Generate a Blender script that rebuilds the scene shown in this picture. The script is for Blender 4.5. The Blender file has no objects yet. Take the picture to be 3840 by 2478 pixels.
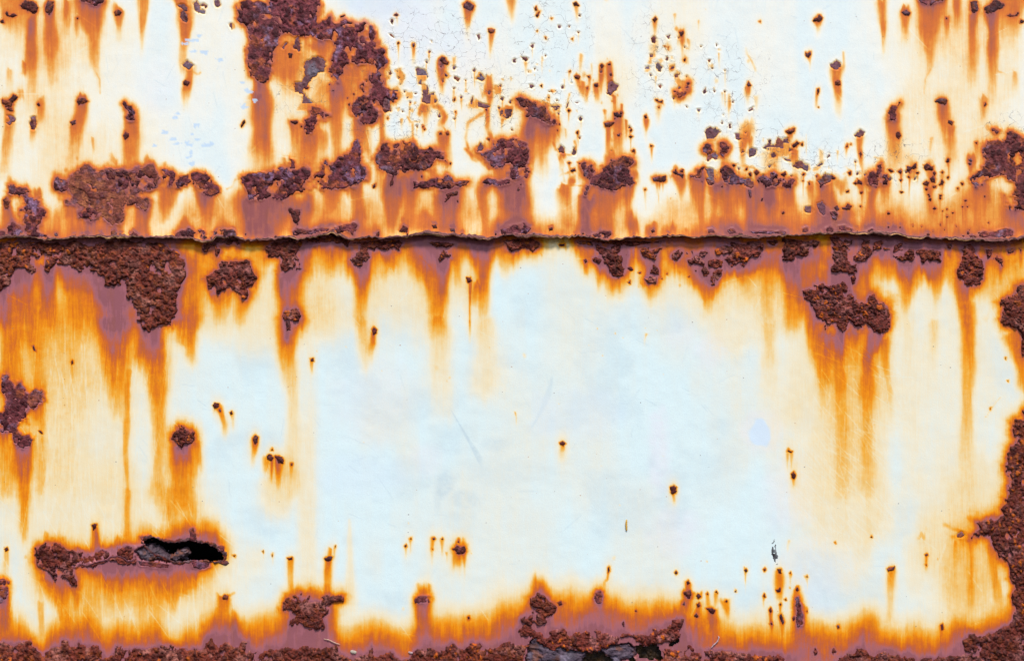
import bpy, math
import numpy as np

# ------------------------------------------------------------------ camera, world, sun, exposure
S = bpy.context.scene
C = S.collection
PX = 0.0005            # metres per photograph pixel: the wall in view is 1.92 m wide
W, H = 3840.0, 2478.0
ZC = 1.2               # height of the picture centre
cam = bpy.data.cameras.new("camera")
cam_o = bpy.data.objects.new("camera", cam)
C.objects.link(cam_o)
CAMD = 2.7
cam_o.location = (0, -CAMD, ZC)
cam_o.rotation_euler = (math.radians(90), 0, 0)
cam.sensor_width = 36.0
cam.lens = 36.0 * CAMD / (W * PX)
cam.clip_start, cam.clip_end = 0.05, 200.0
S.camera = cam_o

SUN_EL, SUN_AZ = 56.0, 168.0        # azimuth measured from +Y: the sun stands behind the camera, a little to the right
w = bpy.data.worlds.new("World")
S.world = w
w.use_nodes = True
nt = w.node_tree
nt.nodes.clear()
sky = nt.nodes.new("ShaderNodeTexSky")
sky.sky_type = 'NISHITA'
sky.sun_disc = False
sky.sun_elevation = math.radians(SUN_EL)
sky.sun_rotation = math.radians(SUN_AZ)
bg = nt.nodes.new("ShaderNodeBackground")
bg.inputs['Strength'].default_value = 0.085
wo = nt.nodes.new("ShaderNodeOutputWorld")
nt.links.new(sky.outputs[0], bg.inputs[0])
nt.links.new(bg.outputs[0], wo.inputs[0])
sun = bpy.data.lights.new("sun", 'SUN')
sun.energy = 2.1
sun.angle = math.radians(10.0)
sun.color = (1.0, 0.955, 0.89)
sun_o = bpy.data.objects.new("sun", sun)
C.objects.link(sun_o)
from mathutils import Vector
el, az = math.radians(SUN_EL), math.radians(SUN_AZ)
sdir = Vector((math.sin(az) * math.cos(el), math.cos(az) * math.cos(el), math.sin(el)))
sun_o.rotation_euler = sdir.to_track_quat('Z', 'Y').to_euler()
sun_o.location = (1, -3, 4)
vs = S.view_settings
vs.view_transform = 'Standard'
vs.look = 'None'
vs.exposure = 0.84
vs.gamma = 1.0
vs.use_curve_mapping = False

# ------------------------------------------------------------------ noise and geometry helpers
def _h(ix, iy, seed):
    h = (ix.astype(np.int64) * 374761393 + iy.astype(np.int64) * 668265263 + seed * 974634541) & 0xFFFFFFFF
    h = ((h ^ (h >> 13)) * 1274126177) & 0xFFFFFFFF
    h = ((h ^ (h >> 16)) * 2246822519) & 0xFFFFFFFF
    return ((h ^ (h >> 15)) & 0xFFFFFF) / float(0xFFFFFF)

def vn(x, y, seed=0):
    """smooth value noise 0..1"""
    ix, iy = np.floor(x), np.floor(y)
    fx, fy = x - ix, y - iy
    fx = fx * fx * (3 - 2 * fx)
    fy = fy * fy * (3 - 2 * fy)
    a, b = _h(ix, iy, seed), _h(ix + 1, iy, seed)
    c, d = _h(ix, iy + 1, seed), _h(ix + 1, iy + 1, seed)
    return (a + (b - a) * fx) * (1 - fy) + (c + (d - c) * fx) * fy

def fbm(x, y, seed=0, o=4):
    t, a, s = 0, 0.5, 0
    for i in range(o):
        t = t + a * vn(x * 2 ** i + 17.3 * i, y * 2 ** i - 9.1 * i, seed + i)
        s += a
        a *= 0.55
    return t / s

def worley(x, y, seed=0):
    ix, iy = np.floor(x), np.floor(y)
    best = np.full(x.shape, 9.0)
    cid = np.zeros(x.shape)
    for dx in (-1, 0, 1):
        for dy in (-1, 0, 1):
            cx, cy = ix + dx, iy + dy
            px = cx + 0.15 + 0.7 * _h(cx, cy, seed)
            py = cy + 0.15 + 0.7 * _h(cx, cy, seed + 31)
            d = np.hypot(x - px, y - py)
            m = d < best
            best = np.where(m, d, best)
            cid = np.where(m, _h(cx, cy, seed + 77), cid)
    return best, cid

def lumps(x, y, seed, presence, stretch=.8):
    """scattered rounded nodules of uneven size: height 0..1 and an id per nodule"""
    y = y * stretch
    ix, iy = np.floor(x), np.floor(y)
    best = np.zeros(x.shape)
    cid = np.zeros(x.shape)
    for dx in (-1, 0, 1):
        for dy in (-1, 0, 1):
            cx, cy = ix + dx, iy + dy
            px = cx + _h(cx, cy, seed)
            py = cy + _h(cx, cy, seed + 31)
            q = _h(cx, cy, seed + 77)
            r = np.where(_h(cx, cy, seed + 55) < presence, .28 + .62 * q * q, .01)
            d = np.hypot(x - px, y - py) / r
            hh = np.sqrt(np.maximum(0, 1 - d * d)) * (.35 + .65 * r)
            m = hh > best
            best = np.where(m, hh, best)
            cid = np.where(m, _h(cx, cy, seed + 99), cid)
    return best, cid

def ss(a, b, x):
    t = np.clip((x - a) / (b - a), 0, 1)
    return t * t * (3 - 2 * t)

def sdist(x, y, P):
    """signed distance to polygon P, positive inside"""
    P = np.asarray(P, float)
    d = np.full(x.shape, 1e12)
    ins = np.zeros(x.shape, bool)
    n = len(P)
    for i in range(n):
        ax, ay = P[i]
        bx, by = P[(i + 1) % n]
        ex, ey = bx - ax, by - ay
        L = ex * ex + ey * ey
        if L < 1e-9:
            continue
        t = np.clip(((x - ax) * ex + (y - ay) * ey) / L, 0, 1)
        d = np.minimum(d, (x - ax - t * ex) ** 2 + (y - ay - t * ey) ** 2)
        if ay != by:
            c = ((ay > y) != (by > y)) & (x < (bx - ax) * (y - ay) / (by - ay) + ax)
            ins ^= c
    d = np.sqrt(d)
    return np.where(ins, d, -d)

def lin(c):
    c = np.asarray(c, float) / 255.0
    return np.where(c <= 0.04045, c / 12.92, ((c + 0.055) / 1.055) ** 2.4)

# ------------------------------------------------------------------ traced wear of the wall, with dark strips for shade under the lap
DATA = """T 0 0
K* 720,0 960,0 945,30 860,65 815,40 740,20
D* 190,60 240,15 300,25 360,80 350,120 310,135 260,110 200,75
D* 420,70 440,20 490,30 485,100 455,135 425,110
D* 1030,125 1065,95 1105,120 1085,150 1040,150
F 1600,60 1640,45 1695,75 1690,110 1665,115 1690,150 1685,215 1650,200 1620,160 1640,100
F 1735,50 1770,15 1790,55 1830,40 1870,65 1850,85 1835,60 1800,65 1805,100 1840,105 1840,130 1785,125 1750,90
F 1925,20 1965,5 1985,50 1960,80 1930,55
F 2060,230 2085,215 2110,255 2080,280
D 20,900 60,900 100,890 130,865 170,880 150,920 130,950 120,990 125,1000 100,1000 70,970 40,950
F 90,1040 130,1050 155,1075 110,1125 70,1115 95,1080
D* 345,940 360,920 375,950 370,960 355,955
F 285,1060 310,1045 330,1050 335,1090 345,1120 320,1170 295,1165 280,1130
D* 700,910 720,885 770,890 805,915 770,930 720,945
D* 645,1100 690,1085 690,1110 660,1130
K* 1110,935 1130,920 1150,960 1190,960 1215,1000 1225,1050 1225,1090 1160,1095 1150,1060 1165,1010 1140,970
D* 1115,1220 1130,1185 1160,1200 1160,1230 1130,1250
F* 1640,590 1690,545 1720,580 1745,590 1720,620 1690,630 1650,605
D* 1650,740 1680,725 1705,745 1690,775 1655,765
D* 10,200 45,185 55,220 20,215
D* 60,130 75,120 95,150 140,135 170,150 130,165 75,150
D* 695,170 715,165 715,185 700,185
D 2160,1130 2195,1085 2200,1110 2170,1150
s* 300,130,60,.95/290,300,50,.85/300,480,55,.66/300,640,50,.45/300,900,50,.2
s* 460,100,50,.92/470,250,55,.64/470,470,60,.5/480,700,60,.3
s* 620,0,45,.85/615,100,40,.65/610,250,35,.3
s* 830,20,130,.95/830,120,125,.74/850,250,90,.62/860,400,60,.52/850,600,30,.4/890,720,20,.2
s* 700,180,25,.7/705,320,15,.4
s* 1080,110,50,.75/1075,250,40,.62/1075,320,40,.3
s* 1290,0,50,.6/1280,130,35,.5/1270,270,25,.6/1270,420,20,.3
s 1620,0,110,.8/1660,100,80,.72/1665,280,45,.75/1650,400,35,.5/1630,560,25,.4
s* 1690,600,55,.65/1700,700,40,.58/1680,800,45,.72/1680,930,30,.3
s* 100,0,200,.6/150,200,90,.5/160,380,60,.2
s 95,960,40,.6/100,1150,55,.53/80,1350,60,.43/70,1528,55,.33
s* 370,900,40,.5/375,1050,30,.4
s 305,1180,30,.6/300,1300,30,.2
s* 745,900,50,.85/735,1050,55,.68/690,1200,60,.5/660,1400,60,.3
s* 660,1130,35,.7/670,1250,30,.45
s* 1190,1080,60,.88/1195,1150,60,.75/1180,1300,70,.56/1170,1440,60,.42
s* 1130,1230,30,.7
s* 840,1240,20,.5/850,1330,15,.4
s* 100,650,25,.5/100,760,40,.25
s 200,870,50,.45
s 230,570,20,.7/230,640,20,.55
p* 12,.45 200,670 250,650 260,600
p* 7,.5 850,630 900,720 905,850
s 2310,900,90,.85/2330,1000,80,.72/2350,1300,80,.6
p 10,.5 1740,650 1780,680 1800,660
e 1400,600,260,500,.03
T 1 0
K -138,70 -100,30 -50,5 0,35 60,20 120,50 160,110 200,60 250,200 260,270 235,330 190,480 195,560 160,640 140,720 95,770 42,740 -8,690 -18,620 -38,560 -43,400 -13,370 -28,290 -88,220 -138,190
K 130,-30 600,-30 620,60 590,180 650,215 700,140 705,240 760,225 825,170 880,210 930,240 1000,225 1070,260 1100,320 1085,380 1120,380 1110,440 1150,450 1180,460 1160,510 1200,560 1130,640 1170,700 1170,770 1230,820 1290,860 1250,900 1190,890 1160,960 1090,920 1050,880 1060,800 1070,720 1060,660 1090,620 1030,580 940,600 870,575 800,600 790,660 760,740 690,650 700,560 720,480 740,440 720,380 690,370 640,380 570,360 540,310 470,320 400,340 330,330 280,300 240,260 200,200 160,110
F 360,440 385,350 410,340 425,400 420,480 390,450
D 320,490 360,490 350,530 325,520
F 260,430 300,390 310,400 280,450
F 470,560 540,520 610,520 650,560 640,650 590,660 550,700 500,750 450,820 470,870 535,930 510,1000 460,990 400,990 440,920 455,850 380,830 375,740 440,740 470,680 460,610
K 540,980 610,980 680,1030 690,1045 620,1080 560,1130 520,1200 480,1200 440,1140 470,1080 540,1060 520,1010
D 340,1090 400,1085 410,1110 380,1120 345,1105
K 885,960 935,930 950,880 985,850 960,800 990,750 1010,820 1000,860 1050,930 1110,970 1140,1000 1120,1060 1050,1110 960,1090 925,1060 890,1010
F 1160,800 1200,810 1240,830 1290,780 1310,840 1290,870 1250,870 1280,920 1260,920 1230,900 1240,1000 1180,1020 1150,950 1130,900
F 1275,640 1330,615 1315,650 1360,680 1360,720 1330,760 1310,770 1325,730 1290,690
F 1190,720 1225,670 1245,685 1225,715
F 1195,640 1215,610 1230,620 1210,645
F 1460,610 1530,635 1570,690 1530,730 1480,760 1465,690
F 1510,760 1550,770 1575,820 1560,860 1620,835 1640,870 1640,930 1580,940 1510,920 1520,850
F 1360,820 1430,840 1430,880 1375,895
F 1690,640 1730,655 1765,690 1745,710 1690,690
F 1795,690 1850,710 1835,735 1800,715
F 1990,710 2030,655 2080,715 2050,740
F 2150,800 2175,770 2215,790 2210,835 2175,850
F 2080,850 2100,800 2125,790 2120,860
F 1920,950 1950,930 2000,905 2060,935 2120,960 2070,975 2010,965 1940,970
F 1945,920 1965,870 1970,900 1955,930
F 2190,960 2230,990 2270,955 2320,970 2305,1040 2260,1070 2215,1050
D 2350,890 2390,880 2420,910 2380,930
D 1880,45 1920,25 1985,60 1960,100 1920,95 1885,70
F 1225,200 1245,180 1260,190 1250,240
F 1210,310 1240,315 1262,348 1235,330
D 1425,400 1445,395 1450,420 1435,440 1425,420
D 2105,270 2160,275 2160,300 2130,310 2105,295
D 1665,545 1690,520 1725,530 1720,560 1755,570 1740,590 1690,580
F 2003,320 2025,318 2032,350 2018,372
D 780,155 825,145 820,160 785,170
D 1795,890 1808,880 1810,910 1795,915
D 1660,1195 1690,1185 1690,1210 1670,1215
D 1720,1195 1745,1180 1755,1210 1730,1220
F 1895,830 1905,812 1915,830
F 1555,480 1585,478 1570,490
F 1590,375 1600,375 1600,390
K 1095,1430 1110,1380 1150,1320 1210,1285 1280,1300 1360,1285 1440,1275 1480,1310 1480,1340 1570,1365 1580,1330 1650,1350 1700,1390 1730,1455 1650,1440 1580,1490 1480,1530 1400,1540 1290,1565 1200,1560 1130,1510
s 80,780,70,.95/90,950,90,.75/90,1200,80,.62/90,1400,90,.52/90,1528,90,.35
e 330,500,210,260,.62
s 480,330,30,.55/490,540,25,.3
s 590,400,110,.88/620,480,60,.7
s 330,650,120,.5/350,780,80,.35
s 750,760,60,.97/760,900,75,.84/760,1100,70,.58/760,1400,60,.42
s 880,620,90,.8/860,760,110,.52/850,900,90,.42
s 1010,650,80,.55/1020,820,50,.45
s 940,1080,40,.92/960,1200,60,.78/1000,1300,40,.5
s 1150,1000,30,.85/1160,1250,30,.62
s 500,1200,70,.85/500,1350,80,.58/480,1500,90,.5
s 360,1110,40,.88/380,1200,50,.62/400,1400,50,.4
s 600,1150,60,.65/600,1280,50,.48
s 620,720,70,.42/590,950,70,.38
s 1920,100,42,.72/1920,200,32,.58/1920,300,30,.2
s 2130,300,30,.78/2125,450,15,.4
s 1440,440,18,.8/1440,540,20,.35
s 1690,560,45,.85/1690,650,42,.74/1690,760,30,.35
s 1800,530,20,.55/1800,600,12,.3
p 22,.68 1490,1030 1520,960 1600,945 1680,970 1720,1050 1680,1120
s 1530,1000,50,.62/1545,1080,20,.4
s 1700,1200,55,.85/1710,1280,55,.52/1750,1370,30,.3
p 16,.74 2090,980 2090,1160 2140,1270
p 14,.55 2060,1010 1920,1100 1900,1240 1930,1330
p 8,.5 1690,1130 1720,1160 1730,1200
s 2110,700,25,.66/2115,900,25,.62
s 2060,820,40,.5
s 2300,0,40,.48/2300,100,20,.3
s 2230,1070,20,.62/2220,1130,12,.4
s 1335,1070,20,.75/1335,1130,10,.4
s 1430,1120,15,.62/1430,1280,12,.5
p 8,.55 1390,1050 1420,1100 1500,1100
s 2040,1340,60,.55
p 16,.78 1900,1340 1960,1390 2040,1440 2120,1510
s 1180,450,25,.5
s 1450,930,15,.5
s 1170,620,40,.55
T 2 0
D 595,40 620,25 645,65 600,60
D 1300,190 1330,160 1345,185 1320,210
F 1285,350 1310,335 1330,350 1325,400 1300,395
F 1265,575 1280,500 1315,490 1325,515 1290,540 1295,575
F 1355,545 1380,535 1395,555 1375,570
F 1325,580 1345,570 1385,600 1380,655 1340,640
F 1235,610 1265,600 1280,635 1260,650 1235,650
D 1540,300 1575,285 1580,310 1565,340 1550,330
D 1575,540 1600,530 1595,560 1580,560
D 1455,625 1480,605 1490,625 1465,635
D 1400,425 1412,418 1418,430
D 1435,435 1445,430 1442,460
F 1500,700 1520,640 1555,660 1530,690 1535,730 1580,740 1570,790 1540,800 1500,830 1540,770 1505,740
K 1500,830 1550,810 1590,830 1600,760 1635,750 1630,790 1600,850 1580,880 1535,890 1510,860
F 1815,600 1835,580 1850,600 1835,630
F 1750,830 1775,795 1785,830 1760,850
D 830,595 850,580 870,600 850,620
D 900,580 930,575 930,595 905,590
D 915,670 940,660 945,690 925,690
F 905,760 940,735 995,770 990,810 960,830 935,865 890,845 900,800
D 605,690 640,680 660,695 640,720 610,710
D 780,760 815,755 815,785 785,790
D 715,690 745,685 740,710
D 705,795 728,785 725,810
D 955,1020 985,1010 1025,1045 1010,1060 960,1045
D 870,1110 900,1100 960,1105 920,1140 880,1140
F 125,515 180,525 190,545 165,560
F 190,640 220,635 225,660 195,660
K 80,900 120,875 180,890 220,920 270,950 330,980 380,1040 430,1080 430,1110 350,1110 290,1080 220,1060 180,1075 165,1040 180,1010 160,960 100,930
F 320,910 380,935 375,970 345,985 320,950
F 390,950 435,935 490,950 470,1000 430,1005
F 525,990 540,940 555,925 545,960
F -5,960 55,960 40,1050 0,1070
F 455,1340 490,1305 520,1330 510,1370 470,1370
F 580,1380 600,1325 625,1370 605,1395
D 985,1210 1020,1195 1010,1225 990,1230
D 1225,1045 1245,1035 1255,1060 1235,1070
F 1770,1170 1810,1145 1840,1160 1880,1155 1905,1190 1870,1220 1865,1270 1790,1265 1775,1220
K 1735,1330 1780,1290 1830,1300 1840,1350 1790,1390 1750,1370
K 1905,1280 1950,1290 1995,1330 1970,1380 1930,1410 1900,1390 1910,1340
F 1780,1440 1800,1390 1850,1370 1890,1400 1885,1430 1830,1430 1800,1450
F 2040,1200 2075,1200 2110,1240 2070,1260 2045,1250
F 2135,1370 2190,1330 2225,1350 2220,1390 2165,1410
D 2140,770 2155,740 2180,775 2160,785
F 2155,1000 2200,960 2200,990 2170,1005
F 1980,1120 2000,1110 2005,1150 1985,1155
D 1325,900 1345,895 1360,915 1390,905 1390,930 1350,925
D 1350,965 1365,960 1360,980
D 250,80 265,70 270,100 255,105
D 255,150 300,110 275,165
D 340,340 355,345 355,365 345,360
D 575,360 590,350 590,375
D 390,175 410,172 405,190
D 265,290 278,280 275,300
D 2250,205 2265,195 2265,215
D 300,775 315,765 315,790
F 930,1355 940,1355 940,1400
F 615,925 645,920 630,935
F 1845,795 1855,790 1855,820
F 1930,1040 1935,1030 1935,1050
F 1600,955 1612,960 1610,975
F 1725,425 1745,420 1735,432
D 555,650 570,640 570,655
D 395,825 405,815 410,830
s 620,60,25,.72/625,160,15,.5
s 40,0,40,.5/35,120,30,.3
s 890,0,30,.3
s 1320,200,35,.68/1320,300,20,.35
s 1310,440,60,.35
s 1500,150,18,.62/1500,200,8,.3
s 1560,300,35,.8/1570,400,25,.62/1570,480,12,.3
s 1515,275,25,.6
s 1620,370,18,.55/1625,420,15,.4
s 1710,210,12,.55/1712,250,6,.4
s 1775,90,8,.5
s 1445,450,40,.4
s 1590,560,35,.52
s 1470,620,40,.5
s 1610,700,30,.42
s 1330,690,15,.62/1325,770,8,.3
s 660,500,20,.6/655,600,12,.45
s 755,580,12,.62/760,650,10,.4
s 845,600,25,.92/845,700,22,.78/840,800,15,.4
s 915,590,25,.82/920,740,25,.78
s 900,530,10,.5
s 620,700,30,.82/640,760,30,.5
s 680,740,20,.82/680,830,20,.55
s 720,800,20,.82/710,880,15,.5
s 740,700,20,.82/735,740,15,.5
s 650,780,12,.75/655,820,10,.5
s 770,730,12,.6
s 790,780,25,.82/800,870,25,.52
s 690,670,30,.45
s 560,650,12,.62/560,720,8,.3
s 515,720,10,.6/515,770,8,.4
s 560,850,18,.62/545,910,12,.5
s 960,880,18,.82/965,960,12,.62
s 990,860,12,.62
s 940,930,12,.72
s 1030,940,15,.82/1030,1000,10,.62
s 870,1000,18,.82/875,1050,10,.5
s 845,930,15,.52
s 990,1050,40,.92/1000,1150,45,.68/1000,1300,45,.46
s 900,1150,30,.82/905,1260,25,.74/900,1340,20,.46
s 960,1210,15,.75
s 940,1275,25,.45
s 1070,1080,18,.82/1070,1200,10,.5
s 1245,1060,28,.9/1245,1120,25,.58/1240,1170,12,.3
s 1355,950,40,.38/1350,1020,30,.3
s 1980,840,12,.62/1985,950,18,.75/1980,1010,10,.3
s 2155,790,25,.8/2150,850,22,.58/2150,900,12,.3
p 9,.48 2140,440 2150,500 2200,560 2230,640
s 2160,560,20,.4
s 2225,870,22,.42/2230,950,14,.3
s 1870,730,25,.45
p 8,.4 1860,700 1880,740
s 2150,1100,60,.42/2150,1180,60,.52/2120,1280,40,.75/2110,1380,20,.4
s 2180,1260,30,.65/2180,1330,25,.4
s 175,570,20,.62/175,620,12,.4
s 110,910,55,.62
s 200,1080,40,.97/190,1180,60,.78/180,1300,70,.52
s 300,1090,130,.97/300,1200,130,.78/290,1300,110,.58/300,1400,90,.42/310,1480,80,.25
s 500,1390,50,.7/500,1440,25,.4
p 10,.65 420,1280 440,1340 500,1385 580,1390
p 10,.6 610,1270 625,1310 620,1350
s 525,1160,15,.62/530,1200,10,.5
s 645,1185,16,.6
s 625,1010,15,.5
s 900,1440,50,.62
s 950,1420,60,.52
s 1970,1270,30,.42
s 2290,1270,12,.52
s 1510,1510,30,.6
p 9,.42 1940,1420 1980,1470 2090,1480 2080,1400
p 10,.45 2240,1400 2300,1380
p 12,.5 2080,1480 2200,1510
s 40,710,20,.5
s 380,640,12,.5
s 250,690,10,.55
s 250,820,8,.6
s 1410,950,15,.4
T 3 0
D 485,195 545,150 575,175 555,200 500,210
D 420,480 440,490 465,470 470,500 450,530 425,515
D 525,805 545,800 545,830 530,860
F 880,1200 920,1165 950,1190 940,1225 890,1235 860,1225
D 245,1180 325,1155 320,1190 290,1205 250,1190
F 40,1330 80,1300 85,1255 110,1260 110,1310 150,1310 175,1245 215,1260 265,1245 285,1290 260,1330 280,1350 250,1400 210,1400 150,1420 95,1425 90,1400 120,1360 60,1340
D 305,1300 345,1275 365,1285 340,1320 315,1330
D 385,1290 400,1280 400,1310 385,1305
F 220,1420 260,1430 290,1410 300,1450 270,1455
F 310,1500 330,1455 400,1445 420,1480 450,1480 465,1520 440,1540 390,1510 340,1510
F 490,1530 540,1470 590,1450 560,1490 520,1530
D 780,1330 795,1295 800,1320
F 615,1420 635,1375 642,1400 625,1420
D 900,1380 915,1360 925,1390 915,1420
D 820,1300 830,1290 832,1305
D 1930,1280 1955,1275 1955,1300
D 530,970 540,960 545,975
s 530,210,35,.68/530,270,20,.4
s 450,500,30,.72/460,580,8,.4
s 530,840,20,.72/525,930,15,.5
s 540,980,12,.62
s 760,480,14,.62/765,600,14,.55
s 915,1220,35,.62/905,1350,25,.58/915,1450,20,.55/930,1528,12,.5
s 290,1200,25,.65/285,1260,15,.4
s 330,1320,35,.8/330,1400,35,.58/330,1450,25,.35
s 395,1300,12,.65
s 430,1200,4,.55/430,1340,4,.5
s 790,1310,15,.65/785,1370,10,.4
s 710,1350,15,.62/708,1410,8,.4
s 560,1360,18,.5/560,1430,18,.4
s 1945,1290,25,.65/1950,1420,12,.3
s 1890,1440,55,.72
s 2045,1150,30,.52
s 120,1440,110,.35
s 50,1250,14,.55
s 1340,1420,50,.35
s 1550,1440,40,.35
s 1100,1430,30,.4
T 0 1
O 620,260 690,200 810,145 860,190 860,240 900,200 980,160 1080,190 1150,210 1200,200 1240,160 1380,140 1420,230 1460,260 1430,370 1350,385 1290,370 1250,420 1290,450 1340,450 1330,540 1280,540 1230,490 1150,490 1110,550 1120,600 1100,680 1020,690 940,650 920,560 890,600 900,640 840,650 770,640 720,620 720,570 760,530 740,500 660,510 600,500 580,460 640,430 620,380
K 960,200 1000,165 1080,195 1150,215 1200,205 1240,165 1375,150 1415,235 1440,290 1420,360 1340,375 1260,340 1150,345 1060,400 1010,380 1040,310 1000,270
K 720,580 765,525 830,535 885,575 885,608 820,638 740,618
K 490,310 515,265 560,280 620,290 630,370 580,385 500,365
K 1465,180 1500,180 1580,220 1570,300 1530,350 1470,280
K 1590,270 1660,235 1740,220 1830,230 1890,270 1910,320 1960,350 1980,385 1910,410 1850,400 1740,340 1660,340 1590,350
K 90,380 90,330 140,325 160,350 250,350 270,380 230,415 165,410 120,420
K 205,430 270,440 330,470 340,450 360,480 340,520 430,560 420,590 390,620 400,680 350,700 340,740 430,760 470,800 300,800 240,770 230,680 220,610 180,590 190,545 250,520 300,490 260,480 215,465
K 85,700 120,655 180,690 220,730 200,800 100,800 80,750
D 45,460 70,435 100,470 90,540 60,540
K -60,735 40,730 70,760 60,800 -60,810
K 1575,770 1640,740 1700,710 1770,760 1740,790 1600,795
K 1780,740 1810,715 1850,745 1840,790 1790,780
K 1890,800 1930,750 2020,715 2110,730 2120,770 2060,790 1960,810 1900,820
D 1180,770 1210,740 1245,770 1235,795 1190,795
D 1010,740 1040,725 1060,755 1050,780 1010,770
D 745,770 810,765 820,785 750,785
D 900,760 925,755 930,780 900,780
D 1310,790 1330,775 1345,790 1340,805
D 670,775 695,765 690,785
L -80,850 0,830 200,830 420,850 640,820 800,830 1000,830 1300,830 1440,860 1540,900 1560,880 1600,960 1650,1010 1650,1150 1610,1200 1580,1280 1570,1400 1590,1500 1530,1570 1460,1560 1420,1600 1350,1630 1290,1600 1230,1530 1240,1450 1200,1370 1150,1320 1110,1270 1110,1200 1000,1220 940,1220 920,1150 850,1080 760,1040 700,1080 640,1040 560,1050 500,1010 470,1060 430,1120 410,1080 430,990 480,950 400,930 330,960 280,950 270,1000 310,1080 290,1110 250,1070 180,1070 120,1100 80,1160 70,1220 30,1280 -80,1290
L 1840,1130 1890,1100 1940,1060 1990,1020 2050,1000 2120,1000 2200,1000 2230,1060 2260,1120 2290,1160 2260,1210 2200,1240 2230,1300 2180,1320 2110,1260 2070,1230 2000,1240 1960,1290 1930,1290 1940,1230 1880,1220 1850,1180
L 1810,870 1880,830 2100,800 2150,820 2130,880 2100,840 1960,850 1950,960 1920,960 1910,880 1840,910
s 80,480,40,.88/90,600,80,.74/100,760,80,.74
s 170,500,20,.4
s 320,760,100,.85
s 520,600,70,.42/540,780,60,.52
s 660,520,80,.66/680,650,70,.7/700,790,70,.72
s 820,640,80,.92/840,790,100,.76
s 1000,680,100,.8/1000,790,110,.73
s 1290,520,60,.88/1280,650,70,.76/1290,790,80,.76
s 1480,350,55,.88/1490,470,55,.7/1490,570,40,.5
s 1565,360,50,.75/1570,450,30,.5
s 1660,350,40,.62
s 1840,400,80,.97/1850,500,75,.82/1860,600,60,.62/1850,680,40,.4
s 1650,720,80,.7
s 1740,600,30,.45
s 2280,480,130,.97/2300,650,130,.88/2350,780,150,.84
s 2180,420,60,.66
s 2020,720,80,.52
s 1180,0,60,.48/1180,150,60,.45
s 1330,100,50,.55
s 1020,120,40,.52
s 1120,170,40,.62
s 1480,140,25,.52
s 600,180,25,.52
p 30,.58 490,220 560,260
s 1780,190,15,.52
s 130,320,50,.52
s 350,410,50,.62
s 700,90,20,.5
s 420,600,60,.38
p 10,.5 2040,360 2090,340 2110,280
s 200,1080,130,1/200,1200,150,.92/180,1320,150,.66/180,1500,160,.46
s 420,1110,90,.97/420,1300,80,.84/430,1500,90,.6
s 720,1080,260,.97/720,1180,210,.8/780,1300,200,.62/780,1500,200,.5
s 1020,1230,210,.99/1050,1400,190,.92/1060,1520,150,.8
s 20,1250,60,1/20,1400,60,.85/10,1528,60,.82
s 1700,950,90,.56/1720,1200,110,.56/1690,1400,110,.6/1700,1528,120,.6
s 1600,1000,70,.85/1600,1300,40,.7/1590,1500,60,.7
s 1800,900,130,.44/1780,1000,120,.48
s 1950,1000,40,.7
s 1960,1300,90,.62/1980,1400,70,.52/1980,1500,60,.42
s 2060,1260,60,.75/2060,1330,40,.5
s 2220,1300,90,.6/2170,1420,60,.55/2150,1510,60,.42
s 2290,1230,45,.56
s 1890,1270,50,.54
T 1 1
K -118,270 -60,240 0,215 60,215 120,215 130,195 210,205 260,165 320,190 390,190 440,160 470,140 500,200 530,250 590,220 620,190 600,160 650,115 680,150 700,150 760,100 840,60 880,30 920,-60 935,-85 960,-30 985,30 960,80 960,140 1010,170 1010,270 960,330 860,345 760,345 640,365 560,350 540,380 490,350 430,380 300,410 270,470 200,440 130,450 60,470 0,480 -20,470 -60,400 -80,330
K 300,100 320,70 370,110 380,180 320,175
K 2000,20 2060,50 2140,20 2160,-50 2250,-80 2380,-75 2440,-40 2470,20 2470,80 2440,150 2460,180 2450,260 2420,330 2300,290 2300,150 2220,150 2140,165 2090,100
F 2005,-10 2035,-50 2065,-10 2050,20 2010,20
K 1435,290 1480,310 1560,290 1650,255 1700,270 1730,235 1770,260 1790,310 1840,300 1930,290 1930,310 1850,330 1780,350 1700,360 1620,340 1530,345 1440,350
K 2050,300 2090,270 2160,280 2200,300 2300,270 2300,310 2200,330 2120,320 2080,320
D 1730,390 1840,380 1830,410 1780,420 1720,480 1700,480 1735,440
D 1815,460 1835,455 1840,490
D 325,535 420,545 430,590 400,680 370,640 330,570
K 700,720 780,690 910,665 945,690 920,720 900,760 830,740 770,760
D 1310,720 1350,680 1395,710 1380,745 1310,750
D 1600,680 1640,680 1650,710 1610,710
D 1760,710 1800,710 1815,745 1770,740
K 2220,730 2290,700 2320,675 2380,690 2400,720 2450,750 2300,770 2210,760
D 1240,220 1270,200 1290,220 1250,270 1260,310 1230,340 1225,310 1250,260
K 360,740 400,710 430,720 520,740 600,710 690,715 680,735 600,740 540,765 440,760 370,780
D 1070,330 1100,310 1100,340 1075,355
L 120,900 180,850 260,810 420,800 430,850 400,930 400,1000 420,1060 380,1080 330,1080 290,1120 235,1110 240,1050 260,1000 240,960 180,960 120,960
L 880,990 930,920 960,850 1020,840 1030,900 1035,960 980,1000 960,1030 900,1020
L 870,830 1300,800 1340,830 1320,860 1310,920 1260,880 1190,890 1120,880 1060,900 960,860
L 1650,980 1690,890 1710,870 1740,920 1770,940 1770,980 1720,960 1680,1010
L 2240,820 2480,800 2560,850 2500,900 2450,870 2400,890 2310,910 2270,870
L 270,1490 300,1440 350,1420 410,1450 425,1490 390,1530 330,1540 280,1530
D 1905,1150 1940,1145 1950,1180 1920,1190
L 430,830 500,790 760,770 850,800 850,870 800,840 700,830 560,830
L 1550,830 1700,830 1800,850 1750,880 1620,870
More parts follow.
